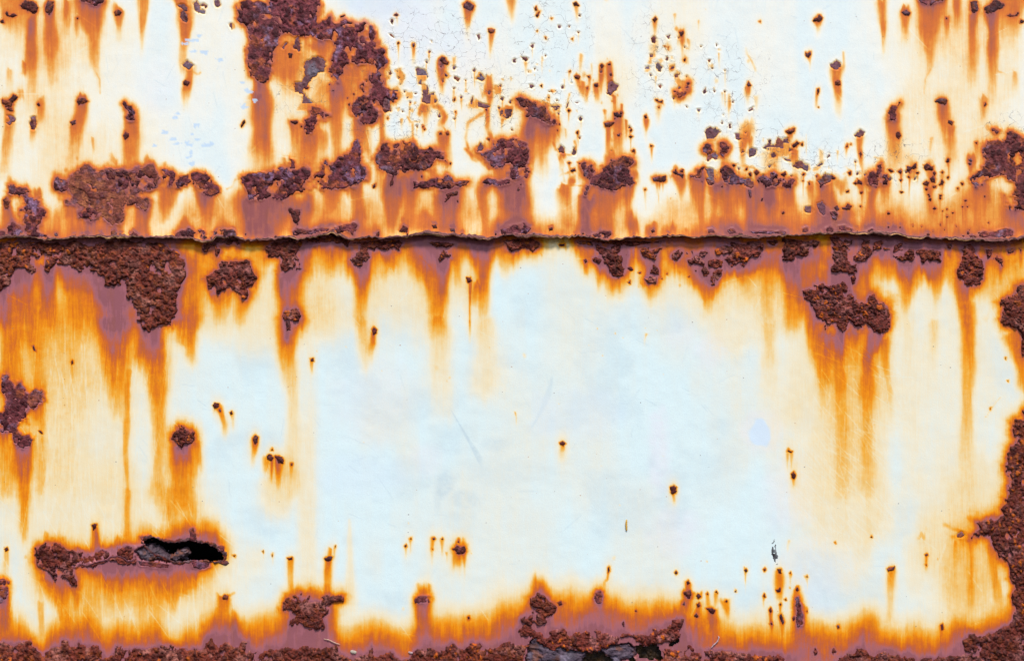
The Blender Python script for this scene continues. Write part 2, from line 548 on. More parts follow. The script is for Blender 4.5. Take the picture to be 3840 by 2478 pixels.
s 150,480,230,.97/150,620,220,.86/100,740,200,.84
s 430,480,100,.84/420,600,120,.78/430,720,150,.78
s 510,400,60,.92/510,560,50,.78
s 700,370,100,.8/700,500,100,.5/640,620,60,.42
s 900,350,70,.8/930,460,60,.56/950,620,70,.72/900,680,70,.84
s 1000,230,70,.68
s 1250,270,80,.99/1250,400,90,.92/1250,520,60,.78/1250,680,40,.6
s 1400,260,110,.93/1400,400,80,.74/1400,560,60,.5/1380,680,60,.6
s 1340,640,30,.78
s 1650,400,60,.74/1640,550,50,.6
s 1770,360,90,.97/1770,500,90,.9/1760,640,100,.78/1760,740,120,.8
s 2080,330,80,.88/2060,430,60,.68/2080,620,25,.5/2090,740,30,.52
s 2300,320,140,.97/2320,450,120,.84/2300,600,100,.58/2280,720,150,.8
s 1600,180,50,.62/1610,250,40,.52
s 1130,180,40,.52/1120,300,40,.38
s 2230,190,80,.55
s 1540,700,120,.62
s 1020,30,40,.52
p 12,.6 2080,60 2120,150
p 12,.55 1930,-10 1960,80 2000,110
s 330,1100,90,.99/320,1250,110,.82/320,1350,110,.62/330,1450,110,.56
s 250,1150,22,1.05/250,1280,14,.85
s 480,830,80,.92/480,950,65,.8/480,1060,50,.5
s 100,950,120,.54/60,1050,60,.38
s 700,850,170,.68/720,940,120,.54/700,1020,80,.35
s 980,1000,75,.99/980,1150,80,.86/980,1280,75,.62/970,1380,65,.5/950,1528,70,.25
s 880,900,50,.84/880,1050,60,.5
s 1180,900,100,.86/1230,960,90,.76/1260,1050,50,.5/1180,1080,60,.3
s 1400,900,60,.52/1420,1050,30,.3
s 1560,820,130,.95/1560,950,110,.9/1580,1100,110,.72/1640,1250,90,.6/1660,1400,80,.5/1650,1528,90,.35
s 1720,1000,60,.97/1710,1150,50,.84/1700,1300,50,.62
s 1830,850,60,.6/1830,1000,60,.52/1830,1150,50,.38
s 2040,830,120,.95/2040,950,120,.84/2060,1100,70,.74/2070,1250,50,.6/2060,1400,40,.4
s 1940,1180,20,.95/1940,1400,9,.8/1940,1528,9,.6
s 2010,1190,50,.84/2000,1280,45,.55
s 2180,880,60,.74/2240,1000,40,.4
s 2300,900,80,.74/2330,930,70,.5
T 2 1
K 670,140 700,120 770,130 775,200 770,240 740,260 680,250 670,200
D 570,195 610,170 615,200 590,215 570,205
D 630,120 680,130 650,140
K 865,160 890,130 980,100 1040,70 1100,70 1130,110 1120,140 1080,170 1090,230 1110,250 1140,310 1090,330 1010,340 930,360 860,350 760,330 720,400 700,430 690,380 720,310 760,260 800,220 860,210
D 1300,260 1340,250 1420,245 1415,295 1360,290 1310,290
D 1480,210 1510,185 1530,215 1580,230 1570,270 1540,240 1490,230
K 1640,240 1700,225 1700,180 1755,165 1755,210 1740,250 1740,280 1640,260
F 1775,180 1820,165 1880,210 1880,250 1910,300 1860,320 1800,320 1780,270 1800,250
K 1900,220 1950,155 2020,175 2040,230 2110,260 2130,310 2000,320 1920,300
F 2110,280 2150,265 2220,295 2230,330 2180,350 2120,330
D 2150,370 2185,355 2185,430 2165,440
K 2250,260 2310,250 2340,280 2350,340 2320,350 2280,310
D 2270,440 2290,435 2285,470 2270,465
K 20,690 100,680 160,670 220,710 200,760 20,750
K 760,770 860,735 930,740 940,770 880,800 780,790
D 375,710 410,700 415,725 380,735
D 1280,730 1310,715 1330,740 1300,750
K 1790,730 1830,720 1860,750 1800,755
K 1960,740 2010,715 2050,750 1990,760
K 2170,735 2230,740 2400,745 2400,765 2200,760
D 95,350 110,340 120,370 95,375
L 620,820 760,820 770,860 650,850
L 790,860 820,845 900,900 1000,880 1080,860 1070,920 1050,980 1060,1080 1050,1140 1000,1140 950,1110 920,1060 880,1020 860,960 810,920
L 765,980 800,965 850,990 830,1020 790,1015
D 690,990 710,980 725,1005 705,1020
D 465,850 520,845 520,865 480,870
L 1200,910 1230,870 1260,890 1300,920 1360,870 1400,880 1340,930 1330,990 1290,990 1240,960 1210,950
L 1240,1160 1290,1140 1345,1150 1340,1200 1260,1195
L 1270,1120 1320,1040 1360,1070 1370,1130 1300,1110
D 1085,1190 1110,1170 1110,1210
D 1080,1060 1110,1050 1130,1075 1105,1090
D 1175,1105 1200,1095 1205,1115
L 1480,940 1560,900 1580,910 1560,960 1500,1000 1480,970
D 1600,935 1615,915 1620,935
D 1650,910 1668,905 1668,950
L 1620,1000 1680,960 1720,930 1780,900 1800,950 1770,980 1760,1030 1700,1030 1640,1020
L 1800,1000 1840,980 1930,1000 1930,1050 1880,1070 1820,1060 1800,1030
L 1740,1080 1780,1060 1830,1100 1930,1080 1920,1130 1850,1150 1850,1200 1810,1180 1830,1130 1770,1130
L 1880,900 1930,870 2010,870 2020,830 2280,830 2300,880 2260,960 2180,1000 2110,1050 2090,1020 2040,1040 1980,1030 1950,980 1990,930 1900,950
D 1680,1080 1700,1075 1700,1100
D 1620,1140 1640,1130 1635,1150
D 1385,1160 1395,1150 1395,1168
D 1425,1115 1440,1105 1440,1125
L 760,815 1100,815 1400,830 1250,845 1150,865 900,845
L 2330,820 2400,820 2400,860 2350,850
s 80,300,80,.97/100,450,110,.88/110,600,80,.78/110,720,120,.84
s 0,500,80,.58
s 230,100,60,.38
s 520,350,50,.74/530,440,50,.52/540,560,60,.3/540,680,60,.48
s 505,50,40,.64/505,110,20,.4
s 700,420,50,.92/740,450,90,.92/720,600,80,.84/700,740,80,.84
s 900,380,130,.9/890,500,120,.7/870,620,100,.58/830,740,130,.74
s 1090,340,50,.93/1090,430,40,.74/1085,560,30,.56/1120,680,50,.8/1130,750,50,.8
s 1150,250,50,.62
s 1345,300,15,.74/1345,360,12,.4
s 1395,300,15,.74/1395,350,10,.4
s 1500,240,40,.74/1550,280,45,.75/1560,370,30,.62/1560,450,20,.3
s 1465,440,12,.6
s 1700,270,70,.95/1700,400,60,.76/1710,550,50,.56/1740,680,40,.46
s 1850,320,70,.9/1850,420,70,.68/1860,550,40,.5/1880,700,70,.74
s 2000,330,130,.95/2000,430,120,.7/1990,600,80,.56/2000,730,130,.84
s 2180,350,70,1/2190,500,70,.9/2200,700,90,.84
s 2330,350,60,.93/2330,470,50,.74/2340,620,50,.5
s 1310,680,50,.72/1300,760,60,.9
s 1500,740,50,.68
s 1600,750,25,.6
s 590,290,40,.92
p 10,.5 500,190 520,290
p 9,.55 480,240 560,210 580,180
p 9,.55 570,210 570,280
p 8,.7 470,328 700,330
p 9,.48 2060,140 2200,160 2240,220
s 1420,770,60,.5
s 150,870,130,.8/80,960,80,.42
s 700,870,80,.7/730,940,60,.48
s 500,860,50,.54
s 310,940,15,.45
s 950,1000,160,.97/950,1100,140,.8/960,1180,80,.62
s 820,1050,70,.64/850,1130,50,.52
s 705,1010,25,.88/708,1070,18,.62
s 1100,880,100,.8
s 1270,960,110,.9/1290,1040,80,.74
s 1270,1180,85,.95/1230,1220,60,.68/1290,1250,50,.4
s 1105,1200,18,.74
s 1190,1105,20,.6
s 1520,960,80,.75/1500,1050,90,.4
s 1700,900,300,.66/1700,1000,200,.66
s 1780,1100,140,.94/1790,1200,130,.72/1800,1300,60,.6/1800,1340,30,.4
s 1690,1170,50,.64
s 2100,1000,200,.97/2080,1090,130,.8/2120,1180,80,.46/2150,1300,60,.25
s 2250,900,60,.74
s 2350,900,80,.7/2330,1050,70,.46/2330,1400,60,.3
s 1430,1120,50,.42
s 1550,1210,18,.5
T 3 1
K 10,260 60,250 100,265 110,220 140,210 165,235 170,270 200,270 180,320 120,340 70,340 40,300
K 215,330 240,290 330,260 320,330 270,350
F 530,290 560,280 570,240 600,210 610,235 665,240 650,290 610,310 580,320
D 445,300 460,290 465,320 450,325
D 800,210 830,200 830,230 815,240
F 875,215 905,200 920,220 880,240
D 885,270 920,290 935,325 890,310
K 960,260 985,210 1030,195 1045,220 1065,190 1070,150 1100,130 1115,170 1090,250 1060,320 1010,335 970,310
K 1095,290 1115,230 1150,230 1160,260 1155,320 1110,325
D 1155,185 1180,180 1210,205 1185,215
D 1325,160 1360,160 1415,130 1405,170 1370,195 1350,215 1325,190
D 1480,150 1510,130 1530,155 1565,160 1555,190 1500,195 1480,180
D 1530,265 1560,240 1585,270 1580,300 1545,295
D 1470,310 1500,290 1530,300 1510,330 1480,325
D 1555,330 1590,330 1585,350 1560,350
D 1765,350 1790,345 1785,365
D 1805,300 1835,310 1820,330
D 1875,95 1900,90 1920,110 1900,125
F 415,520 470,510 510,545 460,580 420,560
F 520,490 570,475 600,510 640,520 630,570 590,590 550,560
D 675,525 705,510 725,540 700,560
K 640,570 690,560 710,590 690,640 660,620
D 745,530 780,520 800,490 835,510 820,545 780,545
D 780,380 810,368 810,390 790,395
D 205,570 230,555 240,580 215,585
D 25,450 45,440 45,465 25,470
D 1860,515 1880,505 1870,525
K 600,720 640,690 670,720 660,745 600,740
K 715,690 770,690 840,720 830,745 780,740 720,720
D 870,735 890,730 890,750
K 960,740 1010,715 1030,730 980,755
D 1085,745 1105,740 1100,760
D 1150,695 1165,685 1170,705 1155,708
D 1205,745 1230,735 1225,755
D 1810,775 1840,770 1835,790
D 1615,680 1630,665 1630,695
D 1655,725 1665,715 1668,735
D 1875,725 1888,715 1888,735
D 1550,740 1565,730 1562,750
D 1760,690 1770,680 1772,705
D 1450,700 1465,692 1465,710
D 1255,705 1270,685 1275,705
D 1370,695 1382,685 1385,700
D 2045,660 2062,650 2060,668
K 1960,770 2020,735 2060,755 2140,735 2210,715 2270,740 2275,780 2150,790 1970,790
K 0,740 60,735 110,740 160,745 200,735 240,745 240,760 0,765
K 390,720 430,705 450,735 420,750 390,745
K 2040,-77 2130,-67 2130,-107 2095,-167 2140,-150 2140,-67 2180,-57 2210,-87 2220,-127 2260,-142 2330,-97 2387,-62 2600,-60 2600,560 2387,560 2310,535 2240,560 2200,490 2260,420 2290,370 2290,300 2220,250 2150,220 2080,255 2010,320 1960,345 1920,320 1885,270 1920,220 2010,200 2000,150 2040,100 2010,80 2030,0
L 100,830 250,810 560,810 560,840 450,900 450,930 400,970 370,930 330,950 310,1000 260,1010 215,960 230,890 250,840
L 660,800 860,810 860,850 810,900 830,1000 880,1030 880,1100 840,1110 750,1090 700,1090 670,1070 655,990 690,950 680,900
L 835,1150 870,1110 885,1150 875,1200 850,1205
L 870,960 890,905 930,880 950,810 990,820 1010,900 1010,980 960,1000 880,1000
L 1020,920 1030,860 1060,820 1110,820 1120,880 1190,900 1080,900
L 1205,940 1230,870 1290,850 1300,910 1400,900 1410,870 1420,900 1400,950 1380,990 1300,990 1270,970 1210,960
L 1420,920 1470,900 1530,900 1580,890 1640,920 1640,990 1580,1000 1520,980 1480,1010 1450,960
L 1700,850 1740,850 1730,890 1705,885
L 1810,890 1860,870 1930,880 1960,960 2010,1000 2035,1070 2025,1160 1970,1200 1920,1230 1870,1215 1810,1160 1790,1110 1815,1040
L 2050,900 2100,900 2095,950 2060,980
L 2120,970 2150,950 2200,1000 2190,1040 2150,1020
L 2235,900 2290,890 2300,920 2250,930
D 2340,880 2365,900 2360,930
L 415,1270 460,1250 500,1240 510,1200 545,1190 590,1210 640,1230 680,1215 740,1220 780,1200 810,1240 790,1270 750,1300 790,1320 840,1295 880,1340 890,1380 980,1385 1000,1340 1050,1295 1080,1340 1090,1375 1180,1350 1160,1400 1180,1470 1170,1530 1165,1560 1150,1630 1100,1665 1020,1610 960,1560 940,1610 870,1600 830,1560 790,1600 780,1650 730,1630 690,1570 630,1580 600,1620 590,1560 540,1520 520,1430 470,1370 430,1330
L 2160,1380 2230,1360 2280,1310 2320,1280 2310,1240 2340,1210 2390,1220 2600,1220 2600,1860 2380,1840 2370,1640 2320,1600 2220,1580 2190,1540 2220,1500 2200,1440
s 60,330,60,.93/90,450,90,.8/90,600,80,.58/80,720,120,.66
s 140,330,50,.85/150,450,40,.62
s 270,340,50,.97/270,420,60,.8/290,560,80,.52/250,700,150,.64
s 580,310,80,.85/600,420,90,.76/600,600,140,.9/600,730,150,.84
s 460,330,30,.74/470,420,30,.5
s 740,300,70,.55
s 790,560,60,.9/780,700,70,.84
s 1010,340,50,.9/1000,500,55,.7/1000,720,70,.76
s 1130,330,50,.74/1130,420,40,.52
s 1120,600,60,.42/1100,740,80,.7
s 900,300,40,.64/920,400,30,.42
s 1520,340,70,.8/1510,430,60,.52/1560,600,60,.35
s 1370,210,40,.6
s 1540,220,60,.55
s 1640,240,30,.5
s 1780,370,30,.64
s 1820,320,30,.5
s 1900,120,60,.68
s 1970,350,90,.85/1970,440,80,.68/1960,600,60,.46/1960,750,60,.52
s 2250,560,80,.92/2300,700,120,.8
s 2180,460,50,.74
s 500,690,600,.42/500,770,600,.9
s 1700,720,800,.38/1700,790,800,.8
s 225,600,15,.8
s 1660,690,60,.5
s 1260,720,60,.5
p 9,.5 1030,80 1090,90 1100,130
p 8,.45 780,160 830,200 760,220
p 8,.45 1180,150 1160,180
p 8,.45 1300,60 1350,90 1380,50
p 8,.45 1480,120 1560,90
s 120,900,100,.74/100,1000,80,.46
s 270,1010,80,1/280,1080,90,.92/310,1250,90,.62/310,1450,90,.46/300,1528,90,.4
s 460,950,200,.9/450,1050,150,.72/430,1200,110,.62/430,1400,90,.6
s 590,950,80,.62/600,1150,90,.56
s 740,1100,120,.99/760,1200,110,.94/830,1280,60,.92
s 940,1010,110,.84/950,1150,90,.66/960,1330,90,.56
s 1150,920,120,.94/1170,980,100,.74/1200,1100,80,.56
s 1330,1000,100,1/1330,1100,90,.84/1330,1250,60,.56/1320,1400,40,.35
s 1560,1010,120,.97/1560,1100,100,.84/1590,1200,60,.62/1600,1300,40,.35
s 1440,1000,50,.64/1440,1150,50,.42
s 1500,850,900,.92/1500,900,900,.8/1500,950,900,.3
s 1870,1210,90,.92/1840,1300,60,.74
s 1920,1300,30,.74
s 1870,1400,75,.7/1880,1528,70,.66
s 2060,980,50,.85/2060,1100,60,.52/2060,1300,80,.3
s 2170,1050,30,.84/2170,1150,20,.52
s 2350,930,30,.74/2350,1050,20,.42
s 2250,1000,150,.5/2200,1250,150,.3
s 450,1400,60,.64/480,1528,60,.64
s 600,1400,200,.75
T 0 2
K 15,510 45,475 70,490 65,540 100,560 130,600 170,570 165,545 180,545 190,590 220,610 245,650 260,660 255,790 240,860 250,930 225,880 190,885 160,940 150,980 200,1020 260,1030 285,1060 270,1110 210,1130 150,1110 120,1060 100,1010 0,1010 -60,1010 -60,830 30,830 40,790 60,740 40,660 15,600
O 245,665 320,630 360,630 375,605 385,640 395,690 400,710 380,715 340,750 300,790 250,790
L 1555,1020 1590,1010 1600,970 1640,955 1680,990 1720,1020 1725,1090 1690,1120 1650,1130 1640,1165 1590,1100 1555,1060
D 285,230 305,225 320,280 300,270
D 635,375 650,355 660,390 640,400
D 1905,760 1920,735 1960,750 1960,770 1920,790
D 1955,800 1975,790 1980,820 1965,825
D 2055,825 2075,810 2085,835 2065,850
D 2265,1050 2285,1030 2310,1045 2305,1090 2280,1110 2265,1080
D 345,990 365,985 385,1015 365,1015
s 1340,60,130,1.02/1340,200,150,.94/1340,330,160,.76/1400,480,110,.6/1420,700,90,.56/1430,900,80,.5/1430,1200,90,.42/1400,1528,120,.36
s 1000,0,120,.8/1020,200,100,.68/1030,400,100,.46/1050,600,80,.32
s 1160,450,25,.4/1135,650,28,.55/1130,900,36,.58/1120,1150,30,.5/1140,1528,25,.46
s 1650,0,130,.62/1660,200,100,.58/1690,280,60,.45
s 300,0,120,.5/330,300,90,.44/350,600,60,.45/370,1000,35,.46/370,1528,40,.4
s 50,1000,50,.85/50,1150,60,.58/60,1400,70,.44/60,1528,80,.42
s 200,1130,80,.95/200,1250,75,.84/200,1400,70,.74/200,1528,60,.66/220,1720,55,.54/210,1930,45,.44
s 330,700,70,.68/340,850,60,.52
s 645,420,15,.64/650,560,10,.3
s 1640,1130,90,1/1640,1230,110,.85/1640,1350,120,.6/1640,1450,110,.46/1650,1528,100,.35
s 1760,1100,45,.62/1790,1250,40,.46
s 1940,800,45,.8/1980,870,38,.74/2010,960,28,.52
s 2080,840,28,.8/2090,920,20,.35
s 2285,1060,30,.9/2280,1150,25,.62/2260,1240,15,.3
s 480,-60,460,.46/480,250,430,.35/470,600,380,.24/450,1100,350,.2/450,1500,350,.18
s 1020,0,170,.68/1030,250,130,.6/1030,500,90,.45/1040,800,70,.3
s 120,0,130,.6/110,300,110,.52/90,700,90,.44
s 700,100,400,.24/700,500,400,.18/720,1000,350,.15/700,1500,350,.16
T 1 2
D 290,10 330,5 330,90 300,90
D 1065,85 1080,65 1105,80 1100,120 1075,130
D 510,345 540,340 545,370 515,370
D 120,1220 150,1200 180,1230 160,1260 125,1240
D 195,1215 230,1215 275,1245 265,1280 220,1270
D 330,1280 355,1275 350,1300 335,1305
D 155,1165 170,1145 175,1165
s 345,0,110,.93/320,100,80,.88/310,230,85,.62/300,330,75,.54/330,450,70,.35/350,650,50,.27/350,1000,50,.22/340,1300,70,.27/360,1528,80,.28
s 310,60,25,1.05/300,160,20,.95
s 970,0,60,.42/1000,350,50,.2
s 1080,100,25,.95/1075,200,26,.64/1050,300,28,.25
s 525,360,18,.95/525,440,12,.42
s 1650,0,70,.54/1660,200,120,.22/1650,400,110,.2/1700,800,100,.12
s 1940,0,9,.74/1940,150,12,.25
s 2080,0,60,.3/2080,300,90,.15/2050,600,100,.15
s 1640,440,28,.36
s 1760,510,15,.45
s 1735,550,8,.52
s 20,1060,30,.9/15,1150,22,.58/10,1220,15,.25
s 120,1250,35,.68/120,1320,30,.52
s 165,1250,20,.95/165,1330,18,.85/160,1420,18,.52
s 235,1250,35,.98/235,1330,30,.9/230,1440,28,.52
s 345,1290,15,.9/345,1370,12,.52
s 165,1150,18,.5
s 200,1480,120,.24/200,1700,110,.2
s 570,280,7,.5
s 825,240,9,.5
s 1000,175,9,.5
s 2345,830,9,.6/2355,880,5,.3
s 2115,250,8,.45
s 990,1090,6,.45
s 1155,458,6,.5
T 2 2
D 475,1095 505,1085 525,1105 505,1125 480,1115
D 1465,1492 1500,1478 1520,1500 1512,1545 1490,1552 1468,1535
s 500,1110,26,.86/500,1160,24,.5/490,1200,20,.2
s 1490,1530,24,.8/1500,1590,16,.5
s 970,122,10,.75
s 815,80,9,.6
s 1250,125,14,.72/1235,175,8,.4
s 860,330,9,.65
s 1040,160,7,.6
s 155,325,20,.36
s 70,820,9,.66/85,880,6,.4
s 470,755,6,.5
s 740,232,6,.5
s 1345,95,5,.6
s 1400,490,7,.35
s 1400,1222,7,.4
s 845,1300,6,.45
s 1240,75,6,.55
s 2350,0,60,.32/2350,300,60,.22
e 2100,60,350,350,.14
T 3 2
D 265,1175 280,1150 290,1170 315,1175 300,1185
D 305,1375 325,1355 345,1380 335,1420 310,1410
L 2390,800 2360,860 2280,920 2270,960 2300,1010 2370,1010 2340,1100 2260,1140 2240,1250 2210,1320 2240,1420 2230,1528 2250,1560 2210,1600 2220,1640 2190,1690 2210,1740 2090,1790 2020,1800 1950,1800 1960,1840 1980,1870 1900,1940 1900,1960 2000,1930 2080,1950 2120,2030 2170,2110 2260,2220 2250,2310 2310,2370 2280,2450 2280,2520 2310,2600 2300,2680 2260,2710 2150,2770 2080,2810 2020,2830 1950,2790 1890,2810 1860,2880 1880,2920 1830,2980 1730,3000 1600,3000 1560,3060 1500,3150 2600,3150 2600,800
D 2215,340 2225,332 2225,355
D 2235,540 2250,535 2248,555
D 2080,790 2095,780 2085,805
s 850,60,330,.46/850,400,300,.36/850,900,290,.28/850,1528,280,.2
s 480,0,70,.6/520,150,80,.58/560,300,75,.57/570,500,55,.52/575,620,25,.42/580,800,30,.25
s 650,150,100,.99/660,250,70,.74
s 760,120,60,1/760,250,55,.92/740,380,65,.6/745,550,60,.56/740,680,45,.48/760,900,60,.37/740,1200,80,.34/750,1528,90,.28
s 640,330,80,.52/620,520,60,.42
s 870,100,60,.84/870,200,50,.46/860,400,50,.32
s 1060,110,110,1/1030,230,100,.92/980,350,60,.8/990,500,70,.58/980,700,60,.55/980,900,55,.44/980,1200,70,.39/980,1528,70,.28
s 1140,200,50,.62/1150,400,40,.55/1170,600,40,.36/1180,900,40,.15
s 1060,450,50,.48
s 1350,0,60,.22/1350,400,40,.15
s 1590,0,50,.32/1590,200,40,.27/1590,500,30,.12
s 1880,0,70,.64/1890,200,62,.57/1890,500,58,.5/1885,800,60,.42/1880,1100,70,.28/1880,1500,70,.18
s 2050,0,40,.27
s 2280,150,80,.62/2340,300,60,.62/2370,550,50,.6
s 275,1180,25,.52/268,1260,10,.32
s 310,1190,15,.52/308,1280,8,.32
s 325,1390,20,.84/325,1440,15,.42
p 5,.5 2170,690 2110,760 2050,860
s 2040,856,6,.6
T 0 3
L 330,520 370,490 440,490 500,480 560,510 600,540 640,520 720,560 730,610 700,660 650,690 650,780 680,840 650,850 600,800 540,820 450,810 440,740 370,720 335,650
D 820,310 845,295 870,300 860,340 835,360
D 40,520 65,505 75,530 50,550
K -60,800 40,790 75,820 75,900 60,960 30,1000 0,1020 -60,1020
D 1990,950 2015,930 2045,940 2040,975 1990,975
K 1700,350 1730,340 1760,390 1760,450 1700,450
L 690,610 760,585 820,598 900,545 1000,565 1100,515 1205,525 1222,640 1120,662 1000,642 900,664 820,692 740,684
K 860,580 910,530 960,530 990,580 960,620 880,640 810,650 790,600
K 1080,520 1130,500 1200,510 1210,560 1190,620 1140,610 1110,580
D 2080,580 2110,575 2105,600
K 1720,640 1850,640 1880,680 1800,700 1730,690
K 1230,630 1400,640 1520,660 1500,690 1380,690 1250,670
K 1250,410 1330,400 1290,425 1265,450
K 1945,490 2000,500 2005,550 1975,540
G 1210,545 1225,515 1280,500 1310,485 1340,462 1368,480 1372,515 1410,508 1440,518 1470,518 1508,520 1484,560 1500,572 1560,530 1640,522 1684,550 1676,590 1650,620 1600,648 1500,650 1400,635 1300,635 1220,615
L -90,1400 30,1360 70,1380 130,1400 160,1380 260,1350 300,1400 340,1460 400,1500 440,1430 500,1410 560,1400 560,1310 600,1360 620,1390 690,1390 700,1330 720,1380 780,1400 860,1380 880,1440 960,1480 1010,1460 1050,1410 1110,1420 1160,1410 1240,1420 1300,1450 1400,1400 1480,1380 1500,1410 1600,1420 1680,1430 1750,1420 1800,1440 1850,1380 1900,1340 1960,1370 2050,1370 2130,1400 2180,1350 2200,1440 2300,1440 2300,1620 -90,1620
e 1650,500,520,310,.6
e 1640,540,460,210,.92
e 1050,600,420,150,.9
e 1050,650,420,230,.6
e 560,660,330,230,.62
s 1000,720,200,.78/1000,820,180,.52
s 1500,720,350,.88/1500,800,300,.62/1550,880,200,.5/1540,1000,30,.4
s 500,820,130,.85/520,950,110,.57/590,1150,60,.52
s 650,850,60,.88/690,950,40,.62
s 850,340,25,.95/855,450,40,.74
s 1140,0,30,.52/1130,200,30,.54/1140,400,35,.56
s 1570,0,200,.37/1600,150,150,.46
s 60,540,25,.62/60,650,30,.42
s 40,900,60,.85/40,1050,60,.74/30,1200,60,.8
s 2015,960,35,.84/2015,1060,40,.57/2020,1150,120,.62/2020,1250,180,.88/2020,1380,200,.97
p 14,.6 2040,940 2100,915
s 430,440,40,.55
s 570,430,30,.55
s 1050,440,40,.58
s 230,600,20,.55
s 370,1000,30,.5/380,1250,30,.45
T 1 3
L 245,1070 280,1030 270,1000 290,960 350,950 380,930 425,930 430,970 460,950 490,925 525,940 520,980 560,990 610,970 670,935 690,950 780,945 815,960 800,990 740,1000 700,1020 695,1070 650,1110 640,1170 660,1210 620,1255 560,1230 480,1220 400,1210 330,1200 320,1160 350,1120 320,1090
D 300,605 350,595 350,620 320,625
D 635,610 680,590 710,595 690,630 650,630
D 725,500 738,490 736,515
K 1440,970 1490,940 1540,955 1580,940 1595,970 1570,1000 1540,1020 1490,1000 1450,1020
D 1350,495 1370,480 1375,505 1355,510
D 1398,435 1412,422 1418,445
D 1600,430 1620,420 1630,435 1615,445
D 1680,435 1695,425 1700,442
D 1592,525 1605,512 1610,530
D 1825,460 1840,445 1845,470
D 1785,520 1830,490 1850,510 1900,495 1905,540 1870,570 1830,560
D 1915,1130 1935,1120 1940,1150 1920,1155
D 80,545 90,535 92,560
D 162,575 175,568 172,595
L 0,1520 50,1470 120,1430 200,1450 260,1410 320,1430 380,1410 440,1360 500,1380 560,1390 600,1420 660,1390 760,1400 790,1460 830,1490 900,1500 960,1470 1020,1450 1060,1415 1100,1480 1170,1490 1230,1460 1290,1500 1330,1530 1400,1510 1460,1440 1500,1420 1600,1410 1640,1450 1720,1440 1720,1400 1780,1380 1860,1410 1900,1410 1940,1380 2020,1390 2060,1430 2120,1380 2160,1420 2200,1370 2260,1350 2310,1370 2340,1400 2400,1370 2400,1620 0,1620
e 480,1100,310,260,.6
e 500,1110,250,210,.93
s 480,1230,200,.97/480,1350,260,1
s 325,620,32,.85/325,720,25,.58/330,900,20,.45
s 670,640,42,.92/660,720,42,.8/660,820,35,.52/660,920,35,.6
s 690,525,20,.7/685,580,18,.55
s 732,510,14,.6/728,560,8,.4
s 500,890,35,.68
p 18,.62 760,950 830,935
s 85,550,10,.7/85,580,6,.4
s 170,570,14,.66/172,630,8,.3
s 1360,500,18,.74/1362,550,8,.4
s 1405,435,22,.74/1405,500,10,.5
s 1615,430,25,.74/1605,520,16,.66/1605,620,8,.25
s 1690,435,18,.66/1690,520,8,.4
s 1730,550,16,.62/1735,590,8,.3
s 1840,510,70,.7/1830,570,40,.6
s 1885,540,28,.9/1890,630,20,.6/1895,720,8,.25
s 1835,440,22,.7
s 1955,555,8,.5
s 1388,298,9,.5
s 1520,960,75,.62
s 1520,1010,80,.9/1520,1120,80,.74/1530,1230,80,.74/1530,1320,90,.84
p 16,.58 1470,840 1495,930
p 16,.58 1580,850 1580,930
s 1925,1140,25,.75
s 1340,1060,18,.35
s 870,300,10,.2/880,1000,60,.2
T 2 3
L 210,970 260,960 290,920 330,960 380,1010 440,1040 430,1090 360,1110 320,1150 360,1180 300,1220 200,1200 140,1160 160,1130 230,1110 240,1060 220,1010
L 100,1240 170,1210 230,1220 300,1250 330,1310 400,1330 380,1290 420,1240 520,1240 560,1270 620,1250 680,1260 760,1240 840,1250 870,1290 960,1290 1040,1270 1110,1290 1160,1280 1260,1290 1310,1240 1380,1240 1430,1230 1480,1160 1570,1160 1550,1240 1560,1310 1520,1370 1460,1400 1440,1370 1380,1390 1320,1380 1260,1390 1200,1380 1150,1340 1100,1300 1040,1330 940,1385 860,1420 760,1440 650,1440 540,1425 480,1385 420,1410 340,1390 280,1350 200,1300 130,1290
G 210,1330 250,1300 290,1340 340,1380 420,1395 480,1370 540,1410 650,1425 760,1420 870,1405 940,1375 1040,1370 1110,1350 1150,1385 1180,1430 1190,1460 1150,1490 1050,1528 960,1620 740,1620 150,1620 180,1450 200,1350
L -30,1400 60,1370 160,1360 200,1330 205,1400 170,1500 150,1620 -30,1620
H 1180,1400 1260,1380 1340,1385 1400,1395 1390,1440 1400,1510 1300,1520 1210,1500 1060,1540 1040,1620 1180,1490
H 690,1520 760,1440 850,1460 960,1520 960,1620 690,1620
H 1440,1285 1470,1320 1500,1340 1550,1320 1540,1370 1480,1400 1440,1395 1470,1350
L 1380,1430 1460,1410 1560,1430 1640,1400 1700,1440 1760,1430 1820,1420 1900,1440 2000,1460 2080,1470 2150,1480 2280,1470 2387,1490 2387,1620 1300,1620 1330,1530 1400,1510
K 780,960 800,910 840,890 860,940 850,1000 810,1010 790,990
D 450,1000 490,990 500,1020 470,1030
D 1605,820 1625,800 1640,830 1620,850
D 1790,1055 1830,1050 1870,1070 1850,1100 1820,1100
D 1500,735 1518,715 1530,740 1515,755
D 1695,945 1715,925 1740,945 1715,970
D 1700,1020 1720,1000 1735,1030 1710,1050
D 1865,910 1880,895 1890,920
D 1950,995 1970,975 1980,1000
D 2125,710 2145,695 2155,720 2140,735
D 2295,705 2315,695 2320,715
D 2040,905 2055,890 2060,910
D 2298,940 2310,925 2315,955
D 2350,1070 2365,1050 2375,1085 2360,1095
D 2355,1195 2375,1180 2380,1205
D 1785,925 1800,905 1805,935
D 1570,1020 1590,990 1600,1030
D 1680,1120 1700,1100 1720,1130 1700,1140
D 1585,910 1640,890 1655,930 1640,970 1600,950
D 905,690 920,680 922,720 905,740
D 1145,1080 1160,1060 1168,1085
D 1030,1190 1050,1160 1055,1230
s 290,900,90,.6
s 290,990,110,.8
p 14,.6 300,830 300,920
p 11,.55 370,880 360,950
s 490,1010,40,.8
s 830,930,45,.8/815,1010,50,.85
